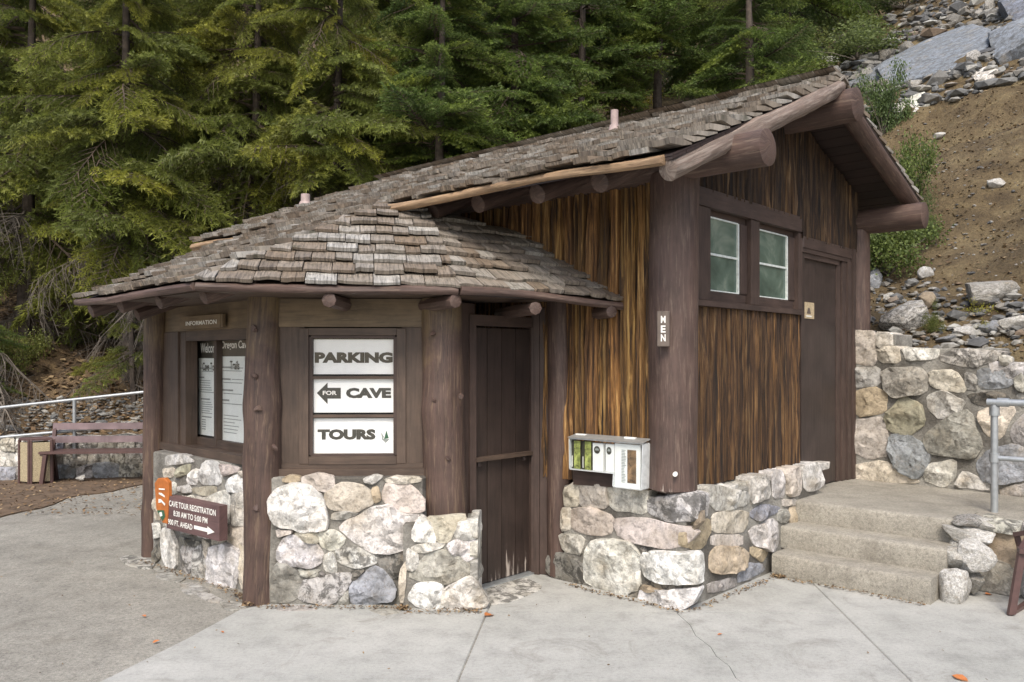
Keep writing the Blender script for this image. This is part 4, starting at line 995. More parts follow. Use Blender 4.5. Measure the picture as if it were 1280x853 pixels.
mk('figure', [FG.P(s0+(s1-s0)*x, z0+(z1-z0)*y, .0135) for x, y in ((.35, .3), (.7, .3), (.6, .65), (.45, .65))], [(0, 1, 2, 3)], SIGNL, nt_)
mk('print_bar', [FG.P(s0+(s1-s0)*x, z0+(z1-z0)*y, .0135) for x, y in ((.3, .12), (.75, .12), (.75, .2), (.3, .2))], [(0, 1, 2, 3)], WINK, nt_)
# MEN sign on post
dm = (Vector((.187, 1, 0))).normalized(); fm = Frame(P0+Vector((-.19*.187*1.0, -.19, 0)), (1, -.12, 0))
men = root('men_sign', fm.P(0, 2), 'small vertical board reading MEN on the corner post', 'sign')
s0, z0 = fm.pix(821.5, 433.5, .02); s1, z1 = fm.pix(837, 389, .02); board('board', fm, s0, s1, z0, z1, -.03, .02, SIGNL, men)
for ch, y0, y1 in (('M', 395, 404), ('E', 407, 416), ('N', 418, 427)): tx(men, ch, 826, 832, y0, y1, WINK, .03, fm, .02)
bt = root('white_button', fm.P(0, 1), 'small round white disc low on the corner post', 'disc')
q = AT(844.5, 592.5, 5.575); log('disc', q, q+Vector((-.01, -.03, 0)), .016, .016, WINK, bt, seg=12, cham=.1, rough=0)
# brochure holder on bark wall
FX_ = Frame(P0-U*.12, -VV, n=-U)
bh = root('brochure_holder', FX_.P(-.4, .85), 'clear plastic wall rack holding brochures beside the corner post', 'brochure rack')
pboard('back_board', FX_, [(716, 606), (800, 612), (800, 560), (716, 552)], -.09, -.012, TRIM, bh)
o_ = .08
L = lambda x, y: FX_.pix(x, y, o_)
out = [L(712, 548.5), L(803, 556), L(801.5, 612), L(766.5, 608), L(767.5, 591.5), L(712.5, 586)]
ed = [(out[i], out[(i+1) % 6]) for i in range(6)]
for (a, b) in ed:
    dx, dz = b[0]-a[0], b[1]-a[1]; Ln = sqrt(dx*dx+dz*dz) or 1; nx, nz = -dz/Ln*.006, dx/Ln*.006
    prism('clear_edge', FX_, [a, b, (b[0]+nx, b[1]+nz), (a[0]+nx, a[1]+nz)], -.01, o_+.003, ACED, bh, 0)
prism('clear_front', FX_, out, o_, o_+.003, ACRYL, bh, 0)
a, b = out[0], out[1]
lid = mk('lid', [FX_.P(a[0]-.01, a[1]+.008, o_+.012), FX_.P(b[0]+.01, b[1]+.008, o_+.012), FX_.P(b[0]+.01, b[1]+.03, -.02), FX_.P(a[0]-.01, a[1]+.03, -.02),
     FX_.P(a[0]-.01, a[1]+.012, o_+.012), FX_.P(b[0]+.01, b[1]+.012, o_+.012), FX_.P(b[0]+.01, b[1]+.034, -.02), FX_.P(a[0]-.01, a[1]+.034, -.02)], BOXF, mat_simple('scratched_clear_lid', (.25, .25, .24), .4), bh)
for x in (727, 788):
    s0, z0 = FX_.pix(x, 545 if x < 750 else 549, 0); board('hinge_tab', FX_, s0-.045, s0+.045, z0-.006, z0+.014, -.01, .02, WHITE, bh)
YEL = mat_simple('brochure_photo', (.30, .33, .10), .4, var=.9, scale=30, bumps=0)
def brochure(x0, x1, y0, y1, kind, label):
    s0, z0 = FX_.pix(x0, y1, .06); s1, z1 = FX_.pix(x1, y0, .06); rt = root('brochure', FX_.P(s0, z0, .05), label, 'brochure', 'brochures in the clear rack')
    board('booklet', FX_, s0, s1, z0, z1, .035, .06, WHITE if kind != 'p' else INK, rt, 0); w_ = s1-s0; h_ = z1-z0
    if kind == 'p': board('photo', FX_, s0+.36*w_, s1, z0, z1, .0605, .062, YEL, rt, 0); board('spine_text', FX_, s0+.12*w_, s0+.2*w_, z0+.05*h_, z0+.45*h_, .0605, .062, WINK, rt, 0)
    if kind == 'w':
        cx_, cz_ = s0+.42*w_, z0+.76*h_; V = [FX_.P(cx_+.3*w_*cos(i*pi/8), cz_+.14*h_*sin(i*pi/8), .062) for i in range(16)]
        mk('emblem', V, [tuple(range(16))], INK, rt)
        mk('emblem_band', [FX_.P(cx_+x*w_, cz_+z*h_, .0632) for x, z in ((-.2, -.02), (.2, -.02), (.16, .05), (-.1, .08))], [(0, 1, 2, 3)], GREYINK, rt)
    if kind == 'm':
        board('photo', FX_, s0+.5*w_, s0+.84*w_, z0+.14*h_, z1-.12*h_, .0605, .062, mat_simple('map_photo', (.20, .12, .06), .4, var=.9, scale=25, bumps=0), rt, 0)
        V = []; F = []
        for i in range(22):
            z = z0+(.14+.034*i)*h_; n = len(V); e_ = R(.36, .46); V += [FX_.P(s0+.27*w_, z, .062), FX_.P(s0+e_*w_, z, .062), FX_.P(s0+e_*w_, z+.014*h_, .062), FX_.P(s0+.27*w_, z+.014*h_, .062)]; F.append((n, n+1, n+2, n+3))
        mk('print_lines', V, F, GREYINK, rt)
brochure(713.5, 725.5, 551.5, 585, 'p', 'first dark and yellow brochure at the left end of the rack')
brochure(727, 739, 552.5, 586.5, 'p', 'second dark and yellow brochure beside the white leaflets')
brochure(741, 754, 555, 588, 'w', 'left white leaflet with a round black emblem')
brochure(757, 767.5, 556, 589.5, 'w', 'right white leaflet with a round black emblem')
brochure(768.5, 800.5, 557, 609.5, 'm', 'tall white brochure with a brown photo strip')

# registration sign and arrowhead plaque
FR = Frame(FS1.P(0, 0, .12), FS1.d, n=FS1.n)
rg = root('registration_sign', FR.P(.3, .5), 'brown board reading CAVE TOUR REGISTRATION on the kiosk stone wall', 'sign')
s0, z0 = FR.pix(208, 660.5, .04); s1, z1 = FR.pix(273.5, 633, .04)
board('board', FR, s0, s1, z0, z1, -.03, .04, SIGNB, rg)
w_ = s1-s0; h_ = z1-z0
for body, a, b, c, d in (('CAVE TOUR REGISTRATION', .06, .95, .70, .88), ('8:30 AM TO 5:00 PM', .15, .80, .43, .60), ('900 FT. AHEAD', .04, .52, .14, .31)):
    textfit(body, FR, s0+a*w_, s0+b*w_, z0+c*h_, z0+d*h_, .0425, WINK, rg, .02)
mk('arrow', [FR.P(s0+x*w_, z0+y*h_, .0425) for x, y in ((.55, .19), (.80, .19), (.80, .12), (.93, .24), (.80, .36), (.80, .30), (.55, .30))], [tuple(range(7))], WINK, rg)
pq = root('arrowhead_plaque', FR.P(.0, .6), 'small orange arrowhead plaque left of the registration board', 'plaque')
pp = [(197, 598), (205, 597.5), (210, 603), (210.5, 620), (208.5, 655), (203, 654), (195, 636), (193, 604)]
pboard('plaque_board', FR, pp, .02, .05, ORANGE, pq)
for pts, mm in (([(198.5, 610.5), (206, 611), (206, 612.8), (198.5, 612.3)], WINK), ([(198.5, 616), (202, 616.4), (206, 620), (206, 622), (198.5, 617.8)], WINK), ([(198, 624), (201, 624), (206.5, 630), (206, 632.5), (202, 628), (198, 629)], WINK),
                ([(196, 638), (205, 638), (206.5, 646), (203, 652)], GREEN), ([(199, 641), (202, 640), (203, 645), (200, 646)], WINK)):
    mk('marking', [FR.P(*FR.pix(x, y, .052 if mm is GREEN else .0535), .052 if mm is GREEN else .0535) for x, y in pts], [tuple(range(len(pts)))[::-1]], mm, pq)

# ------------------------------------------------------------------ steps and landing
S0 = Vector((2.05, 6.44, 0)); A = -VV
FSn = Frame(S0, A, n=-U)
def step(b0, b1, z0, z1, a0, a1, parent, nm='step'):
    """a worn concrete step: wavy nosing, rounded edge"""
    n = 40; V = []; F = []; off = R(0, 50)
    for i in range(n+1):
        a = a0+(a1-a0)*i/n; w1 = .006*noise.noise(Vector((a*9, off, 0)))+.004*noise.noise(Vector((a*40, off, 0))); w2 = .005*noise.noise(Vector((a*7, off, 5)))
        for b, z in ((b0+w1, z0), (b0+w1*1.2-.003, z0+(z1-z0)*.5), (b0+w1, z1-.022+w2), (b0+.007+w1, z1-.006+w2), (b0+.024+w1, z1), (b0+.1, z1+.001), (b1, z1), (b1, z0)):
            V.append(S0+A*a+U*b+Vector((0, 0, z)))
    for i in range(n):
        for k in range(8): F.append((i*8+k, i*8+(k+1) % 8, (i+1)*8+(k+1) % 8, (i+1)*8+k))
    F += [tuple(range(7, -1, -1)), tuple(range(n*8, n*8+8))]
    return mk(nm, V, [f[::-1] for f in F], STEPM, parent, True, sharp=50)
st = root('concrete_steps', S0+A*.6, 'three worn concrete steps between the stone base and rock pillar', 'steps')
step(0, .5, -.05, .17, -.02, 1.13, st); step(.27, .8, .165, .34, -.15, 1.16, st); step(.54, 1.0, .335, .51, -.25, 1.19, st)
lp = [S0+A*-.5+U*.98, S0+A*1.19+U*.98, S0+A*1.19+U*.62, S0+A*5+U*.62, S0+A*5+U*2.6, S0+A*-.5+U*2.8]
ld = sheet('landing', [(p.x, p.y) for p in lp], 0, .508, STEPM, None, .008); tag(ld, 'concrete landing at the top of the steps', None, None, 'structure')
# low retaining wall right of the steps
lw = root('low_stone_wall', S0+A*2+U*.6, 'low retaining stone wall below the landing railing at right', 'stone wall')
cp = [S0+A*1.22+U*.60, S0+A*5+U*.60, S0+A*5+U*.85, S0+A*1.22+U*.85]
core('mortar', [(p.x, p.y) for p in cp], -.05, .50, MORTAR, lw)
FLW = Frame(S0+U*.60, A, n=-U)
rubble_fill(FLW, 1.22, 4.6, .0, .47, .22, lw, .04, 'ggGbwn')
s = 1.3
while s < 4.6:
    w_ = R(.2, .38); a = S0+A*s+U*.56; b = S0+A*(s+w_-.02)+U*.56
    stone(Frame((0, 0, .5), (1, 0, 0), (0, 1, 0), (0, 0, 1)), [(p.x, p.y) for p in (a, b, b+U*.3, a+U*.3)], lw, random.choice('GGgb'), prot=.05, name='coping_stone'); s += w_
pl = root('rock_pillar', S0+A*1.25, 'stepped pile of pale rocks at the right end of the steps', 'rock pile')
def blk(px, py, d, sx, sy, sz, col, i, rz=.7): rock('rock', AT(px, py, d), (sx, sy, sz), (R(-.15, .15), R(-.15, .15), rz), col, pl, i)
blk(1194, 735, 5.80, .14, .16, .16, 'W', 0); blk(1214, 700, 5.86, .13, .17, .15, 'W', 1); blk(1190, 695, 5.92, .12, .18, .09, 'w', 2)
blk(1206, 688, 5.98, .15, .2, .12, 'w', 6); blk(1205, 668, 6.02, .16, .18, .08, 'w', 4); blk(1222, 672, 5.95, .12, .18, .09, 'W', 5); blk(1210, 652, 6.08, .17, .2, .06, 'G', 6); blk(1180, 730, 5.92, .08, .1, .12, 'G', 7); blk(1232, 655, 6.02, .16, .18, .06, 'w', 2)
blk(1215, 725, 5.9, .1, .12, .15, 'g', 3); blk(1200, 710, 6.08, .16, .16, .3, 'g', 5)
# tall back wall
bwl = root('retaining_wall', (4, 7.4, .5), 'tall fieldstone retaining wall behind the landing beside the restroom door', 'stone wall')
FW = Frame((3.375, 8.17+.02, 0), (1.03, -1.10, 0))
stepsz = [(0, .42, 1.93), (.42, 1.28, 1.79), (1.28, 5.5, 1.66)]
for a, b, z in stepsz:
    q = [FW.P(a, 0, 0), FW.P(b, 0, 0), FW.P(b, 0, -.42), FW.P(a, 0, -.42)]; core('mortar', [(p.x, p.y) for p in q], .4, z, MORTAR, bwl)
S6 = [('c', [(140, 32), (206, 35), (208, 125), (142, 118)]), ('c', [(210, 38), (250, 40), (255, 75), (215, 75)], dict(inward=.3)), ('c', [(212, 80), (270, 78), (272, 118), (225, 118)], dict(inward=.3)), ('w', [(283, 80), (380, 82), (380, 108), (300, 115)], dict(inward=.3)),
 ('G', [(388, 100), (440, 85), (555, 88), (540, 115), (480, 132), (400, 118)], dict(inward=.3)), ('w', [(558, 100), (590, 105), (585, 128), (560, 125)]), ('g', [(145, 135), (215, 135), (218, 180), (148, 188)]),
 ('g', [(230, 140), (330, 135), (355, 165), (345, 205), (260, 218), (232, 190)], dict(prot=.07)), ('c', [(362, 145), (430, 145), (460, 190), (450, 203), (365, 190)]), ('b', [(498, 140), (585, 135), (590, 185), (510, 192), (500, 175)]),
 ('g', [(600, 140), (650, 140), (655, 200), (605, 195)]), ('o', [(150, 205), (200, 190), (238, 205), (235, 260), (155, 272)]), ('v', [(240, 270), (280, 220), (330, 235), (345, 290), (300, 325), (245, 310)], dict(prot=.08)),
 ('w', [(355, 215), (400, 203), (455, 230), (440, 255), (390, 275), (358, 250)]), ('g', [(345, 330), (420, 270), (470, 255), (505, 350), (480, 390), (370, 375), (350, 350)], dict(prot=.08)), ('c', [(142, 285), (235, 275), (242, 380), (190, 388), (145, 370)]),
 ('b', [(248, 325), (300, 325), (358, 370), (350, 420), (320, 445), (270, 420), (250, 370)], dict(prot=.07)), ('c', [(145, 410), (230, 400), (300, 430), (330, 460), (200, 455), (148, 445)]), ('w', [(345, 450), (360, 410), (430, 395), (430, 440), (400, 470)]),
 ('w', [(430, 470), (460, 425), (520, 460), (520, 480)]), ('c', [(495, 265), (540, 245), (600, 250), (560, 330), (520, 320)]), ('g', [(590, 310), (629, 265), (660, 300), (650, 370), (600, 345)]),
 ('b', [(495, 400), (530, 370), (600, 350), (660, 390), (660, 440), (560, 460), (510, 450)], dict(prot=.07)), ('g', [(560, 475), (660, 455), (680, 505), (570, 495)]), ('g', [(460, 150), (492, 160), (490, 200), (465, 190)]), ('g', [(605, 208), (650, 208), (650, 250), (615, 240)]),
 ('d', [(470, 210), (560, 205), (590, 230), (530, 240), (490, 235)]), ('g', [(600, 138), (560, 128), (500, 133), (640, 130)])]
stones_from(FW, S6[:-1], 1000, 400, 2.246, bwl, inward=.06, grow=1.35)
sR = FW.pix(1296, 520)[0]
rubble_fill(FW, sR, 4.2, .5, 1.6, .26, bwl, .05, 'gGwcbo')
for a, b, z in ((sR-.35, 4.2, 1.64),):
    s = a
    while s < b:
        w_ = R(.25, .42); stone(FW, [(s, z-.12), (s+w_-.02, z-.12), (s+w_-.02, z+.02), (s, z+.03)], bwl, random.choice('GwgW'), prot=.05, inward=.3, name='coping_stone'); s += w_

# railings
def tube(nm, a, b, r, parent, m=STEEL, seg=12): return log(nm, a, b, r, r, m, parent, seg=seg, rough=.001, cham=.1, step=.5)
rl = root('pipe_railing', AT(1243, 640, 6.38), 'galvanised pipe railing standing on the landing at the right edge', 'railing')
rb = AT(1243, 641, 6.38); rb.z = .5; tp = Vector((rb.x, rb.y, 1.34))
tube('post', rb, tp, .026, rl); tube('rail', tp+Vector((-.04, .03, .02)), tp+A*3+Vector((0, 0, .02)), .026, rl); m_ = Vector((tp.x, tp.y, .93)); tube('rail', m_, m_+A*3, .02, rl)
for z in (1.29, .93): q = Vector((tp.x, tp.y, z)); tube('collar', q-Vector((0, 0, .035)), q+Vector((0, 0, .035)), .036, rl)
tube('collar', tp+Vector((0, 0, .02))+A*.02, tp+A*.1+Vector((0, 0, .02)), .035, rl)
q = rb+A*1.9; tube('post', q, Vector((q.x, q.y, 1.36)), .026, rl)
# far left low wall with railing
lf = root('low_roadside_wall', (-6, 11.5, 0), 'low blue-grey stone wall behind the left bench', 'stone wall')
FLL = Frame((-12, 10.62, 0), (9.2, 1.6, 0)); LL = 9.3
q = [FLL.P(0, 0, 0), FLL.P(LL, 0, 0), FLL.P(LL, 0, -.35), FLL.P(0, 0, -.35)]; core('mortar', [(p.x, p.y) for p in q], -.05, .58, MORTAR, lf)
rubble_fill(FLL, 3.6, 8.2, .0, .6, .2, lf, .05, 'bGWgGw', top_in=.25)
r2 = root('handrail', FLL.P(5.8, .6, -.2), 'pale pipe handrail above the low wall behind the left bench', 'railing')
pa, pb = AT(-80, 518.5, 11.35), AT(215, 486.5, 11.75); tube('rail', pa, pb, .022, r2)
pa2, pb2 = AT(-80, 554.5, 11.35), AT(215, 527, 11.75); tube('rail', pa2, pb2, .022, r2)
q = AT(93, 499.5, 11.58); tube('post', Vector((q.x, q.y, .3)), q, .024, r2)
q2 = AT(-70, 517, 11.3); tube('post', Vector((q2.x, q2.y, .3)), q2, .024, r2)

# left bench
def bar(nm, a, b, w1, w2, mat, parent, up=Vector((0, 0, 1))):
    a, b = Vector(a), Vector(b); d = (b-a).normalized(); s_ = d.cross(up).normalized() if abs(d.dot(up)) < .95 else Vector((1, 0, 0)); t_ = s_.cross(d)
    V = [p+s_*x*w1/2+t_*y*w2/2 for p in (a, b) for x, y in ((-1, -1), (1, -1), (1, 1), (-1, 1))]
    return mk(nm, V, [(3, 2, 1, 0), (4, 5, 6, 7), (0, 1, 5, 4), (1, 2, 6, 5), (2, 3, 7, 6), (3, 0, 4, 7)], mat, parent, uv=[((x+1)*w1/2, L_) for L_ in (0, (b-a).length) for x in (-1, 1, 1, -1)])
def bench(name, org, dirv, L, label, depth=.42, mir=1):
    d = Vector(dirv).normalized(); bk = Vector((-d.y, d.x, 0))*mir; o = Vector(org); rt = root(name, o, label, 'bench')
    for k in (0, L):
        e = o+d*k; fr = place('side_frame', None, e, rt)
        bar('leg', e+Vector((0, 0, 0)), e+Vector((0, 0, .40))+d*(.05 if k == 0 else -.05), .05, .05, BENCHM, fr)
        bar('leg', e+bk*depth*1.05, e+bk*depth*.8+Vector((0, 0, .40)), .05, .05, BENCHM, fr)
        bar('foot_bar', e+Vector((0, 0, .02)), e+bk*depth*1.05+Vector((0, 0, .02)), .03, .03, BENCHM, fr)
        bar('back_upright', e+bk*depth*.78+Vector((0, 0, .38)), e+bk*depth*1.0+Vector((0, 0, .80)), .05, .035, BENCHM, fr)
        bar('seat_support', e+Vector((0, 0, .40)), e+bk*depth*.82+Vector((0, 0, .38)), .05, .03, BENCHM, fr)
    for i in range(4):
        bar('seat_slat', o-d*.03+bk*(depth*(.04+.25*i))+Vector((0, 0, .425)), o+d*(L+.03)+bk*(depth*(.04+.25*i))+Vector((0, 0, .425)), .085, .03, BENCHM, rt)
    for z, f in ((.57, .92), (.75, 1.0)):
        bar('back_slat', o-d*.02+bk*(depth*f-.02)+Vector((0, 0, z)), o+d*(L+.02)+bk*(depth*f-.02)+Vector((0, 0, z)), .03, .09, BENCHW, rt)
    return rt
q = G(52, 606); bench('park_bench', (q.x, q.y, 0), (1, .10, 0), 1.75, 'brown slatted bench in front of the low wall at left')
# bench partly seen at right edge
q = G(1264, 770); b2 = root('park_bench', (q.x, q.y, 0), 'brown metal bench cut off by the right edge of the photo', 'bench')
A3 = Vector((.9, -.35, 0)).normalized()
def RB(px, py, d): return AT(px, py, d)
dq = q.y
for k in (0, 1.5):
    o3 = A3*k
    bar('leg', RB(1264, 768, dq)+o3, RB(1277, 690, dq+.03)+o3, .045, .03, BENCHM, b2); bar('leg', RB(1277, 690, dq+.03)+o3, RB(1287, 672, dq+.1)+o3, .045, .03, BENCHM, b2)
    bar('arm_rest', RB(1270, 668, dq+.3)+o3, RB(1300, 664, dq+.1)+o3, .05, .03, BENCHM, b2)
    bar('arm_post', RB(1271, 669, dq+.3)+o3, RB(1276, 690, dq+.3)+o3, .03, .03, BENCHM, b2); bar('foot_bar', RB(1262, 770, dq)+o3, RB(1300, 742, dq+.4)+o3, .03, .03, BENCHM, b2)
for i in range(4):
    a = RB(1277, 688, dq+.03+i*.1); bar('seat_slat', a+A3*-.02, a+A3*1.55, .09, .03, BENCHM, b2)
# bin
bn = root('litter_bin', G(38, 605), 'square pebble-panelled litter bin beside the left bench', 'litter bin')
q = G(37, 606); fb_ = Frame((q.x, q.y, 0), (1, .35, 0)); Lq = Frame((q.x, q.y, 0), (1.0, -.9, 0), n=(-.67, -.74, 0))
wd = Vector((.62, .78, 0)); ld_ = Vector((-.72, .30, 0)); c0 = Vector((q.x, q.y, 0))
def binface(nm, a, b, mat):
    fr = Frame(a, b-a); Lx = (b-a).length
    board(nm, fr, .03, Lx-.03, .03, .56, -.02, .0, BINM, bn); board('edge_strip', fr, 0, .03, 0, .6, -.02, .012, BENCHM, bn); board('edge_strip', fr, Lx-.03, Lx, 0, .6, -.02, .011, BENCHM, bn)
ex = Vector((.17, .28, 0)); wx = Vector((-.18, .08, 0)).normalized()*.22
pA = c0+wx; pB = c0; pC = c0+Vector((.20, .10, 0)).normalized()*.27; pD = pC+wx+Vector((0, .12, 0))
binface('side_panel', pA, pB, BINM); binface('side_panel', pB, pC, BINM)
binface('side_panel', pC, pD, BINM); binface('side_panel', pD, pA, BINM)
sheet('lid', [(p.x, p.y) for p in (pA, pB, pC, pD)], .585, .625, BENCHM, bn, .01)

# fallen leaves on the paving and small stones
def leafmesh():
    V = [(-.5, 0, 0), (-.25, .22, .08), (.05, .3, .12), (.3, .15, .06), (.5, 0, .0), (.3, -.2, .08), (0, -.28, .14), (-.3, -.2, .05), (0, 0, -.02)]
    me = bpy.data.meshes.new('leaf'); me.from_pydata(V, [], [(8, i, (i+1) % 8) for i in range(8)]); me.materials.append(DRYLEAF); return me
lm = leafmesh()
LV = [(611, 769, .1, 'dry orange leaf at the foot of the stone pier by the kiosk door'), (180, 770, .045, 'small orange leaf on the paving left of the kiosk, nearest the wall'), (195, 802, .045, 'small orange leaf on the paving left of the kiosk, nearest the slab edge'),
      (1192, 746, .1, 'brown leaf lying against the rock pillar'), (1236, 743, .07, 'curled leaf on the concrete under the right bench'), (1200, 848, .09, 'orange leaf on the concrete at the bottom right'), (278, 790, .03, 'tiny dark leaf on the first concrete slab'), (900, 793, .035, 'tiny dark leaf beside the crack in the concrete')]
for x, y, s_, lb in LV:
    o = place('fallen_leaf', lm, G(x, y, .006)); o.scale = (s_, s_, s_*.8); o.rotation_euler = (R(-.2, .2), R(-.2, .2), R(0, 6)); tag(o, lb, 'leaf', 'fallen leaves on the paving')
o = rock('pale_stone', G(101, 598, .05), (.075, .06, .06), col='W'); tag(o, 'small pale stone on the dirt beside the bench leg', 'stone')

# ------------------------------------------------------------------ scattered stuff on the hill
def scatter_cards(n, region, size, mat, name, label, zf=hz, up=.012):
    V = []; F = []; c = 0
    while c < n:
        x, y = region()
        z = zf(x, y)
        if z < -.5: continue
        c += 1; s_ = size*R(.5, 1.4); a = R(0, 6.3); d = Vector((cos(a), sin(a), R(-.5, .5)))*s_; e = Vector((-sin(a), cos(a), R(-.6, .6)))*s_*.55; p = Vector((x, y, z+up+R(0, .02)))
        k = len(V); V += [p-d, p-e, p+d, p+e]; F.append((k, k+1, k+2, k+3))
    o = mk(name, V, F, mat); tag(o, label, None, None, 'stuff'); o['category'] = 'leaf litter' if 'litter' in name else 'debris'; return o
scatter_cards(26000, lambda: (R(-13, 1), R(10.5, 20)), .05, LITTER, 'leaf_litter', 'brown fallen leaves covering the wooded slope behind the kiosk')
scatter_cards(9000, lambda: (R(2, 10), R(5, 15)), .022, LITTER, 'twig_litter', 'small dry leaves and chips strewn over the bare soil slope')
def dirt_region():
    q = G(R(-60, 185), R(597, 645)); return (q.x, q.y)
scatter_cards(900, dirt_region, .02, LITTER, 'dirt_litter', 'small leaf debris along the dirt strip by the bench', zf=lambda x, y: .005, up=.004)
def along(pts, w_):
    def f():
        i = random.randrange(len(pts)-1); a, b = pts[i], pts[i+1]; t = R(0, 1); q = a+(b-a)*t; g_ = abs(random.gauss(0, w_)); n_ = Vector((b.y-a.y, a.x-b.x, 0)).normalized()
        return (q.x+n_.x*g_, q.y+n_.y*g_)
    return f
feet = [FS1.P(-.1, 0, .04), FS1.P(1.3, 0, .06), Vector((-1.75, 5.64, 0)), Vector((-.7, 5.62, 0)), Vector((-.72, 5.54, 0)), Vector((-.2, 5.54, 0))]
scatter_cards(1100, along(feet, .035), .010, LITTER, 'grit', 'dark grit and needles along the foot of the kiosk wall', zf=lambda x, y: 0, up=.003)
feet2 = [K+VV*1.0-U*.03, K-U*.03-VV*.0, K+U*1.3-VV*.03, S0+A*.1-U*.02, S0+A*1.1-U*.02]
scatter_cards(900, along(feet2, .03), .010, LITTER, 'grit', 'dark grit and dry needles along the foot of the cabin base and steps', zf=lambda x, y: 0, up=.003)
scatter_cards(260, lambda: (R(-4, 4), R(4.2, 8)), .008, LITTER, 'grit', 'scattered bits of bark and needles on the paving', zf=lambda x, y: 0, up=.003)
def scatter_rubble(pts, name, label, cat):
    V = []; F = []; base = []
    for sd_ in range(6):
        me = rock_mesh(50+sd_, 1, cuts=7, rough=.15); base.append(([v.co.copy() for v in me.vertices], [tuple(p.vertices) for p in me.polygons]))
    for p, s_ in pts:
        bv, bf = random.choice(base); m_ = Matrix.Rotation(R(0, 6.3), 3, Vector((R(-1, 1), R(-1, 1), R(-1, 1))).normalized()); n = len(V); sx, sy, sz = s_*R(.7, 1.4), s_*R(.7, 1.2), s_*R(.35, .8)
        for v in bv:
            q = m_ @ v; V.append(p+Vector((q.x*sx, q.y*sy, q.z*sz+s_*.15)))
        F += [tuple(i+n for i in f) for f in bf]
    o = mk(name, V, F, RUBBLE); tag(o, label, cat, None, 'stuff')
pts = []
SLABPX = [[(1095, 92), (1160, 48), (1215, 35), (1240, 42), (1235, 62), (1195, 88), (1150, 103), (1110, 108)], [(1240, 60), (1262, 30), (1290, 28), (1290, 75), (1245, 82)], [(1250, 20), (1262, -6), (1292, -8), (1290, 22), (1268, 30)], [(1105, 143), (1118, 131), (1148, 138), (1142, 144), (1115, 146)]]
def inpoly(x, y, P):
    c = False
    for i in range(len(P)):
        (x0, y0), (x1, y1) = P[i], P[(i+1) % len(P)]
        if (y0 > y) != (y1 > y) and x < (x1-x0)*(y-y0)/(y1-y0)+x0: c = not c
    return c
def cluster(n, x0, x1, y0, y1, s0, s1, ok=lambda x, y: True):
    for _ in range(n):
        px, py = R(x0, x1), R(y0, y1)
        if not ok(px, py) or any(inpoly(px, py, P) for P in SLABPX): continue
        p = march(px, py)
        if p: pts.append((p, R(s0, s1)*(1 if R(0, 1) < .85 else 1.8)))
band = lambda x, y: (y < 215-(x-960)*.42+30) and y > 150-(x-960)*.55-60 or (y < 60)
cluster(2600, 940, 1300, -30, 260, .03, .15, lambda x, y: (200-(x-950)*.30) > y > (75-(x-950)*.38))
cluster(420, 965, 1250, 10, 150, .08, .2, lambda x, y: (165-(x-965)*.42) > y > (70-(x-965)*.42)); cluster(420, 1085, 1300, 335, 440, .02, .07, lambda x, y: y > 345+(x-1085)*.12)
cluster(260, 1110, 1290, 130, 400, .01, .025)
cluster(700, -20, 200, 500, 545, .02, .05); cluster(120, 330, 640, 100, 230, .02, .05)
scatter_rubble(pts, 'slope_rubble', 'loose broken rock scattered over the slope', 'rubble')

def hrock(px, py, wpx, hpx, col, label, i=None, dep=1., rz=None, tilt=0., name='boulder', lift=.25):
    p = march(px, py+hpx*.3)
    if not p: return
    k = p.y/FX; sx = wpx*k/2*1.25; sz = hpx*k/2*1.3
    o = rock(name, p+Vector((0, 0, sz*lift)), (sx, sx*.8*dep, sz), (R(-.15, .15), tilt, rz if rz is not None else R(-.3, .3)), col, None, i)
    tag(o, label, 'boulder', 'rocks on the right-hand slope'); return o
def slabrock(pts, col, label, th=.35, name='rock_slab', out0=0.):
    """big bedrock slabs: a polygon traced onto the slope, raised with depth and broken edges"""
    W_ = [march(x, y) for x, y in pts]; W_ = [p for p in W_ if p]
    c = sum(W_, Vector())/len(W_); nrm = Vector((0, 0, 0))
    for i in range(len(W_)): nrm += (W_[i]-c).cross(W_[(i+1) % len(W_)]-c)
    nrm.normalize()
    if nrm.z < 0: nrm = -nrm
    d = Vector((1, 0, 0)); d = (d-nrm*d.dot(nrm)).normalized(); up = nrm.cross(d).normalized()
    fr = Frame(c, d, up, nrm); o = stone(fr, [((p-c).dot(d), (p-c).dot(up)) for p in W_], None, col, prot=th, inward=.4, name=name, rnd=.1, out0=out0)
    tag(o, label, 'boulder', 'rocks on the right-hand slope'); return o
slabrock([(1095, 92), (1160, 48), (1215, 35), (1240, 42), (1235, 62), (1195, 88), (1150, 103), (1110, 108)], 's', 'large pale blue-grey bedrock slab at the top of the right slope', .3, out0=.02)
slabrock([(1045, 108), (1090, 78), (1130, 80), (1100, 105), (1060, 118)], 's', 'darker flat slab running down left from the large pale slab', .22, out0=-.03)
slabrock([(1240, 60), (1262, 30), (1290, 28), (1290, 75), (1245, 82)], 's', 'blocky blue-grey outcrop at the upper right edge', .35, out0=.03)
slabrock([(1250, 20), (1262, -6), (1292, -8), (1290, 22), (1268, 30)], 's', 'tall dark rock in the top right corner', .35, out0=.03)
slabrock([(1215, 98), (1235, 88), (1248, 92), (1240, 104), (1222, 106)], 'w', 'small pale slab just under the blocky outcrop', .1)
slabrock([(1105, 143), (1118, 131), (1148, 138), (1142, 144), (1115, 146)], 'W', 'flat white-blue stone at the left foot of the rock band', .08)
slabrock([(1130, 130), (1150, 120), (1172, 124), (1160, 134), (1145, 136)], 'w', 'pale broken stone above the flat white-blue stone', .1)
hrock(1244, 230, 26, 11, 'w', 'single flat stone alone on the bare soil of the slope', 2); hrock(1175, 172, 16, 8, 'w', 'small pale stone high on the bare soil', 1)
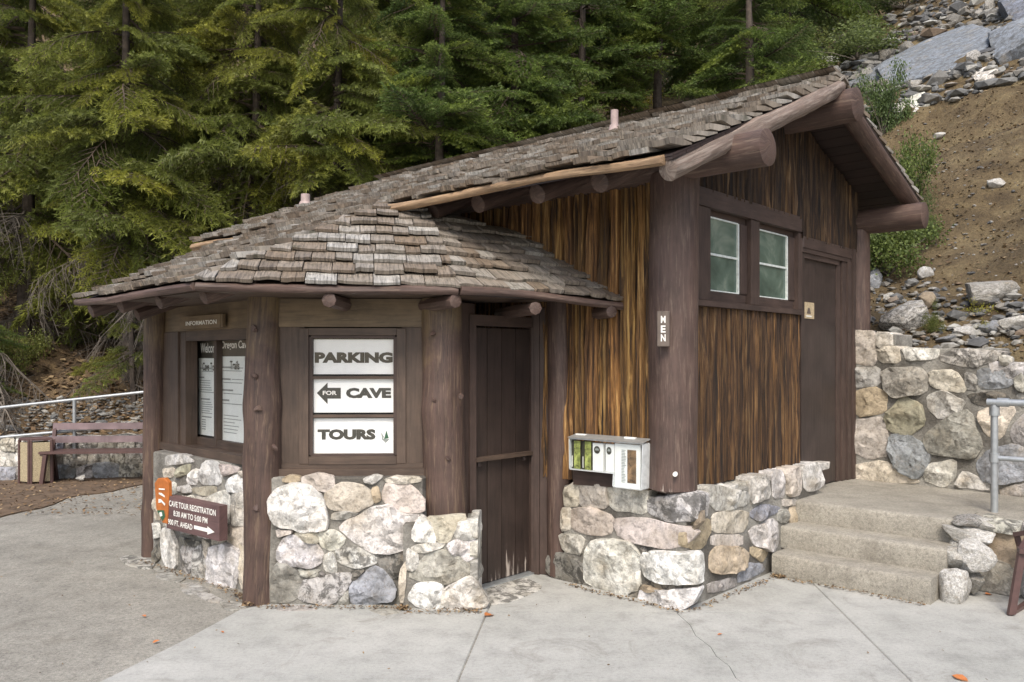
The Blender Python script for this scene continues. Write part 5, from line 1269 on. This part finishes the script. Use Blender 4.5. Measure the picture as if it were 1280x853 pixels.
hrock(1150, 112, 30, 18, 'g', 'dark lumpy rock beneath the large pale slab', 3)
hrock(1243, 362, 78, 34, 'g', 'long rounded boulder above the retaining wall at right', 4, dep=.7); hrock(1135, 395, 70, 50, 'G', 'rough grey outcrop just above the retaining wall beside the cabin', 5)
hrock(1093, 352, 24, 26, 'b', 'blue-grey rock against the cabin corner log', 6); hrock(1158, 345, 18, 14, 'W', 'white stone above the grey outcrop', 0); hrock(1160, 378, 22, 22, 'n', 'brownish pointed rock beside the grey outcrop', 1)
hrock(1205, 415, 30, 12, 'W', 'low flat white stone resting on the retaining wall bank', 2); hrock(1240, 408, 34, 26, 'b', 'dark blue-grey rock behind the yellow weed', 3); hrock(1270, 405, 40, 22, 'w', 'pale split boulder on the bank at the right edge', 7)
hrock(1185, 424, 30, 10, 'b', 'thin blue stone lying on the wall coping', 5, name='boulder'); hrock(1112, 372, 16, 14, 'w', 'small white rock between the outcrop and the cabin', 2)
ordn = ['first', 'second', 'third', 'fourth', 'fifth', 'sixth', 'seventh', 'eighth', 'ninth', 'tenth', 'eleventh', 'twelfth', 'thirteenth', 'fourteenth', 'fifteenth', 'sixteenth']
cn = dict(g='grey', G='lichen-spotted grey', b='blue-grey', n='brown', d='dark')
for k in range(16):
    px = 985+18*k+R(-4, 4); py = 150-(px-990)*.42+R(-40, 30); c_ = random.choice('gGbngd')
    hrock(px, py, R(14, 32), R(9, 20), c_, cn[c_]+' broken rock, '+ordn[k]+' from left in the rock jumble topping the slope')

# ------------------------------------------------------------------ vegetation
class Geo:
    def __init__(s): s.V = []; s.F = []; s.M = []; s.T = []
    def tri(s, a, b, c, m, ta, tb, tc): n = len(s.V); s.V += [a, b, c]; s.F.append((n, n+1, n+2)); s.M.append(m); s.T += [ta, tb, tc]
    def stem(s, a, b, r0, r1, m=1):
        d = (b-a).normalized(); u = d.orthogonal().normalized(); v = d.cross(u); n = len(s.V)
        for p, r in ((a, r0), (b, r1)):
            for i in range(3): s.V.append(p+u*cos(i*2.09)*r+v*sin(i*2.09)*r); s.T.append(0)
        for i in range(3): j = (i+1) % 3; s.F.append((n+i, n+j, n+3+j, n+3+i)); s.M.append(m)
    def mesh(s, name, mats):
        me = bpy.data.meshes.new(name); me.from_pydata(s.V, [], s.F)
        for m in mats: me.materials.append(m)
        me.polygons.foreach_set('material_index', s.M)
        at = me.attributes.new('tip', 'FLOAT', 'POINT'); at.data.foreach_set('value', s.T); me.update(); return me
def needles(g, a, b, t0, t1, rd, ln=.045, wd=.011, step=.02):
    L = (b-a).length; d = (b-a).normalized(); n = max(2, int(L/step)); u = d.orthogonal().normalized(); v = d.cross(u)
    for i in range(n):
        f = (i+.5)/n; p = a+(b-a)*f; t = t0+(t1-t0)*f
        for _ in range(3):
            th = rd.uniform(0, 6.28); o = (u*cos(th)+v*sin(th)*.8+d*rd.uniform(.5, 1.1)).normalized(); q = o.cross(d).normalized()*wd*.5; l_ = ln*rd.uniform(.7, 1.2)
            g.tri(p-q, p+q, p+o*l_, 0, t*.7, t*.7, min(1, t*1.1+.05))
def branch_mesh(seed, droop, hang, mats, dens=1., ln=.045, tipw=1.):
    rd = random.Random(seed); g = Geo(); L = 1.0; ax = []
    for i in range(9):
        f = i/8; ax.append(Vector((L*f, .05*noise.noise(Vector((f*3, seed, 0))), -droop*f*f+.06*sin(f*4+seed))))
    for a, b, i in zip(ax, ax[1:], range(8)): g.stem(a, b, .014*(1-i/9), .014*(1-(i+1)/9))
    nt_ = int(26*dens)
    for k in range(nt_):
        f = .18+.82*k/nt_; i = min(7, int(f*8)); p = ax[i]+(ax[i+1]-ax[i])*(f*8-i); sd = 1 if k % 2 else -1
        l = (.34*(1-f)**.7+.11)*rd.uniform(.7, 1.15); dr = Vector((.75, sd*rd.uniform(.6, 1.1), rd.uniform(-.25, .1)-hang)).normalized()
        mid = p+dr*l*.5; e = p+dr*l+Vector((0, 0, -hang*.25*l-.02)); g.stem(p, mid, .005, .003); g.stem(mid, e, .003, .002)
        ns = max(2, int(l/.05))
        for j in range(ns):
            h = .12+.88*j/ns; q = p+dr*l*h; s2 = 1 if j % 2 else -1; sdir = dr.cross(Vector((0, 0, 1))).normalized()*s2
            l2 = (.12*(1-h)+.055)*rd.uniform(.8, 1.2); d2 = (dr*.8+sdir*.9+Vector((0, 0, rd.uniform(-.3, .15)-hang*.8))).normalized()
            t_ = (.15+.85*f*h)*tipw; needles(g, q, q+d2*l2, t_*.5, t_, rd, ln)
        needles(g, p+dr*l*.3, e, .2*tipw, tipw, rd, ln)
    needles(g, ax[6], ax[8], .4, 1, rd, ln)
    return g.mesh('branch', mats)
def dead_mesh(seed):
    rd = random.Random(seed); g = Geo(); p = Vector((0, 0, 0)); d = Vector((1, 0, -.15)).normalized()
    for i in range(7):
        q = p+d*.14; g.stem(p, q, .011*(1-i/9), .011*(1-(i+1)/9))
        for k in range(6):
            a = p+(q-p)*rd.random(); e = (d*rd.uniform(.1, .9)+Vector((0, rd.choice((-1, 1))*rd.uniform(.2, 1), rd.uniform(-1.4, .1)))).normalized()*rd.uniform(.1, .38)
            m_ = a+e*.5+Vector((0, 0, -.02)); b = a+e+Vector((0, 0, -.08)); g.stem(a, m_, .003, .0025); g.stem(m_, b, .0025, .0015)
            for z in range(3):
                c = m_+(b-m_)*rd.random(); g.stem(c, c+Vector((rd.uniform(-.05, .08), rd.uniform(-.08, .08), rd.uniform(-.16, .02))), .002, .001)
        p = q; d = (d+Vector((0, rd.uniform(-.15, .15), rd.uniform(-.15, .05)))).normalized()
    return g.mesh('dead_branch', [TBARK, DEADW])
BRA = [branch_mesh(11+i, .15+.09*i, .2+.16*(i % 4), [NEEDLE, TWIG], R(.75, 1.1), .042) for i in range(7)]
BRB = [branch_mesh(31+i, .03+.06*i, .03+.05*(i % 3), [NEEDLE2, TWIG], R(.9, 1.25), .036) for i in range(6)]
DED = [dead_mesh(i) for i in range(4)]
def tree(x, y, H, zlow, Lmax, nb_, br, label, deadn=0, r=.13, green_from=None, grp='conifers on the hillside'):
    z0 = hz(x, y); p = Vector((x, y, z0)); rt = root('conifer_tree', p, label, 'tree', grp)
    log('trunk', p-Vector((0, 0, .3)), p+Vector((R(-.2, .2), R(-.2, .2), H)), r, .03, TBARK, rt, seg=10, rough=.05, step=.6)
    zl = zlow
    for i in range(nb_):
        f = i/nb_; z = zl+(H-zl)*f; L = Lmax*(1-f*.6)*R(.55, 1.2); a = R(0, 6.283); z += R(-.2, .2)
        o = place('branch', random.choice(br), p+Vector((0, 0, z)), rt); o.scale = (L, L, L*R(.8, 1.1)); o.rotation_euler = (R(-.5, .5), R(-.35, .5), a)
    for i in range(deadn):
        z = R(.1, max(.5, zlow+1.2)); L = R(1.0, 2.1); o = place('dead_branch', random.choice(DED), p+Vector((0, 0, z)), rt)
        o.scale = (L, L, L*R(.8, 1.3)); o.rotation_euler = (R(-.5, .5), R(0, .6), R(0, 6.3))
T = [  # x, y, height, first green branch, branch length, count, kind, dead twigs, label
 (-8.4, 14.2, 7.5, 1.4, 2.3, 120, 'A', 16, 'yellow-green drooping conifer at the far left edge'),
 (-6.3, 13.6, 7.5, 1.9, 2.2, 120, 'A', 22, 'drooping conifer behind the left bench railing'),
 (-4.7, 14.9, 7.5, 2.6, 2.3, 120, 'A', 45, 'drooping conifer with bare grey lower twigs left of the kiosk roof'),
 (-3.1, 14.3, 7.5, 2.8, 2.0, 110, 'A', 55, 'sparse conifer with a curtain of dead twigs above the kiosk roof'),
 (-1.35, 14.4, 7.5, 1.9, 2.0, 130, 'B', 14, 'dense dark green fir in the middle above the short vent pipe'),
 (.1, 15.6, 7.5, 1.9, 2.1, 130, 'B', 6, 'dark green fir behind the roof ridge'),
 (-7.6, 17.4, 8, 1.2, 2.6, 110, 'A', 10, 'tall conifer in the second row at the left edge'),
 (-5.6, 18, 8, 1.2, 2.6, 110, 'A', 20, 'tall conifer in the second row left of centre'),
 (-3.0, 17.6, 8, 1.4, 2.6, 110, 'A', 24, 'tall conifer behind the sparse twiggy one'),
 (-.6, 18.6, 8, 2.0, 2.6, 110, 'B', 8, 'tall fir behind the dense dark fir'),
 (1.5, 18.6, 8, 2.6, 2.2, 110, 'B', 8, 'fir above the tall vent pipe'),
 (3.6, 20.5, 7.5, 2.4, 2.3, 90, 'B', 4, 'fir at the top of the slope above the ridge end'),
 (5.6, 21.5, 8, 1.6, 2.3, 70, 'B', 4, 'shadowy fir above the rock band'),
 (-10.8, 17.5, 8, .8, 2.6, 90, 'A', 6, 'conifer partly outside the left edge'),
 (-8.9, 21.5, 9, .8, 3, 80, 'A', 4, 'conifer high on the slope at far left'), (-4.8, 22, 9, .8, 3, 80, 'B', 4, 'conifer high on the slope left of centre'),
 (-1.6, 22.5, 9, .8, 3, 80, 'B', 4, 'conifer high on the slope near the centre'), (1.4, 22, 9, .8, 3, 80, 'B', 4, 'conifer high on the slope right of centre'), (-2.4, 20.4, 9, 1.4, 2.8, 100, 'A', 8, 'leaning conifer between the two rows left of centre'), (5.3, 18.2, 5.5, .6, 1.9, 80, 'B', 4, 'short dark fir at the top edge right of the ridge peak'), (8, 24, 8, 1.5, 3, 60, 'B', 2, 'conifer above the upper right rocks')]
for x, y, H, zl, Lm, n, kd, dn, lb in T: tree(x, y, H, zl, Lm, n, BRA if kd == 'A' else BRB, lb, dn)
# low individual boughs reaching over the left slope
sm = [(-3.6, 12.95, 1.9, .4, 1.1, 26, 'A', 'young conifer whose light bough reaches behind the left roof edge'), (-5.9, 12.9, 2.4, .7, 1.1, 26, 'A', 'young yellow-green conifer above the handrail'), (-8.1, 12.6, 1.6, .1, .9, 30, 'B', 'small bushy fir at the left edge above the wall')]
for x, y, H, zl, Lm, n, kd, lb in sm: tree(x, y, H, zl, Lm, n, BRA if kd == 'A' else BRB, lb, 6, .05, grp='young conifers by the low wall')

def leafball(seed, n, mats, leaf=.05, flat=.7):
    rd = random.Random(seed); g = Geo(); cl = [Vector((rd.gauss(0, .42), rd.gauss(0, .42), abs(rd.gauss(0, .4))*flat+.15)) for _ in range(16)]
    for c in cl:
        a = Vector((0, 0, 0)); m_ = c*.5+Vector((rd.uniform(-.05, .05), 0, .05)); g.stem(a, m_, .012, .007); g.stem(m_, c, .007, .003)
    for k in range(n):
        c = rd.choice(cl); p = c+Vector((rd.gauss(0, .15), rd.gauss(0, .15), rd.gauss(0, .12)))
        if p.z < -.05: p.z = rd.uniform(0, .2)
        d = Vector((rd.gauss(0, 1), rd.gauss(0, 1), rd.gauss(0, .6)-.2)).normalized()*leaf*rd.uniform(.7, 1.3); q = d.cross(Vector((rd.gauss(0, 1), rd.gauss(0, 1), rd.gauss(0, 1)))).normalized()*leaf*.33
        t = min(1, max(0, rd.gauss(.45, .28))); n0 = len(g.V); g.V += [p, p+d*.5+q, p+d, p+d*.5-q]; g.T += [t]*4; g.F.append((n0, n0+1, n0+2, n0+3)); g.M.append(0)
    return g
def shrub_meshes(seed, n, mat, leaf, flat=.7):
    g = leafball(seed, n, None, leaf, flat); out = []
    for want, nm, mm in ((0, 'foliage', mat), (1, 'stems', DEADW)):
        h = Geo(); mp = {}
        for f, m in zip(g.F, g.M):
            if m != want: continue
            ff = []
            for i in f:
                if i not in mp: mp[i] = len(h.V); h.V.append(g.V[i]); h.T.append(g.T[i])
                ff.append(mp[i])
            h.F.append(tuple(ff)); h.M.append(0)
        out.append((nm, h.mesh(nm, [mm])))
    return out
SHD = [shrub_meshes(i, 5200, LEAFD, .055) for i in range(3)]; SHY = shrub_meshes(9, 1500, LEAFY, .06); SHL = [shrub_meshes(20+i, 6500, LEAFG, .06, 1.0) for i in range(2)]
SHY2 = shrub_meshes(12, 420, LEAFY, .09, .6)
def shrub(px, py, wpx, hpx, kind, label, name='shrub', grp=None, up=0.):
    p = march(px, py)
    if not p: print('no hit', px, py); return
    k = p.y/FX; rt = root(name, p, label, 'shrub' if name == 'shrub' else 'plant', grp)
    for nm, me in kind:
        o = place(nm, me, p, rt); o.scale = (wpx*k*.62, wpx*k*.5, hpx*k*.85); o.rotation_euler = (0, 0, R(0, 6.3))
        if name == 'shrub': pass
        o.rotation_euler[2] = (px*.37) % 6.28
DS = [(1130, 12, 110, 60), (700, 150, 110, 90), (770, 110, 110, 90), (840, 120, 110, 90), (905, 95, 110, 90), (960, 85, 100, 80), (800, 60, 120, 80), (880, 45, 120, 80), (950, 35, 110, 70), (1020, 50, 90, 60), (725, 70, 120, 80), (640, 180, 90, 70), (600, 140, 100, 90), (670, 100, 100, 80), (560, 185, 80, 60), (1080, 20, 80, 50), (990, 112, 60, 45), (510, 205, 80, 50)]
wh = ['above the large pale slab at the top edge', 'just above the roof beside the tall vent pipe', 'right of the tall vent pipe', 'above the middle of the shingled ridge', 'above the right part of the ridge', 'left of the rock band', 'in the second tier behind the vent pipe', 'in the second tier above the yellow bush', 'at the top edge left of the rocks', 'overhanging the top of the rock band', 'upper left of the vent pipe', 'low behind the ridge under the firs', 'between the firs above the roof', 'between the fir and the vent pipe', 'dark and low behind the left ridge', 'at the very top above the rock band', 'small and close to the ridge end', 'lowest, behind the left end of the ridge']
for i, (a, b, c, d) in enumerate(DS): shrub(a, b, c, d, SHD[i % 3], 'dark green leafy shrub '+wh[i], grp='dark shrubs on the slope')
shrub(798, 142, 80, 50, SHY, 'yellow-leaved bush above the ridge right of the vent pipe')
shrub(1104, 172, 55, 95, SHL[0], 'light green sapling behind the ridge end'); shrub(1132, 262, 70, 105, SHL[1], 'light green bush behind the right eave'); shrub(1112, 345, 100, 90, SHL[0], 'green bush between the plate log and the rocks')
shrub(1000, 95, 40, 50, SHL[1], 'pale thin shrub at the left end of the rock band'); shrub(1152, 305, 50, 70, SHD[1], 'darker bush just right of the plate log end')
shrub(1218, 398, 34, 26, SHY2, 'small yellow-green weed on the bank above the wall', 'weed'); shrub(1232, 415, 26, 18, SHY2, 'second yellow-green weed lower on the bank', 'weed')
shrub(1168, 418, 24, 36, SHD[2], 'dark brownish tuft beside the grey outcrop', 'weed'); shrub(15, 470, 70, 80, SHD[0], 'dark bush at the left edge above the handrail')
for a, b, c, d, lb in ((1070, 75, 130, 70, 'dark leafy shrub hanging over the slope above the ridge end'), (1010, 30, 130, 90, 'tall dark leafy shrub at the top edge over the ridge end'), (930, 130, 90, 60, 'dark leafy shrub low behind the right part of the ridge')):
    shrub(a, b, c, d, SHD[1], lb, grp='dark shrubs on the slope')
for a, b, c, d, lb in ((690, 95, 70, 40, 'added golden bush standing in for a sunlit gap between the firs above the vent pipe'), (590, 120, 60, 40, 'added golden bush standing in for a sunlit gap between the firs near the centre')): shrub(a, b, c, d, SHY, lb)  # added yellow-leaved bushes, sunlight between the firs put in as leaf colour
shrub(1107, 150, 26, 30, SHY2, 'yellowish sprig beside the sapling at the ridge end', 'weed'); shrub(205, 225, 40, 26, SHY2, 'small yellow maple showing between the left conifers', 'weed')
print('OBJECTS', len(bpy.data.objects), 'shingles', shing_count)
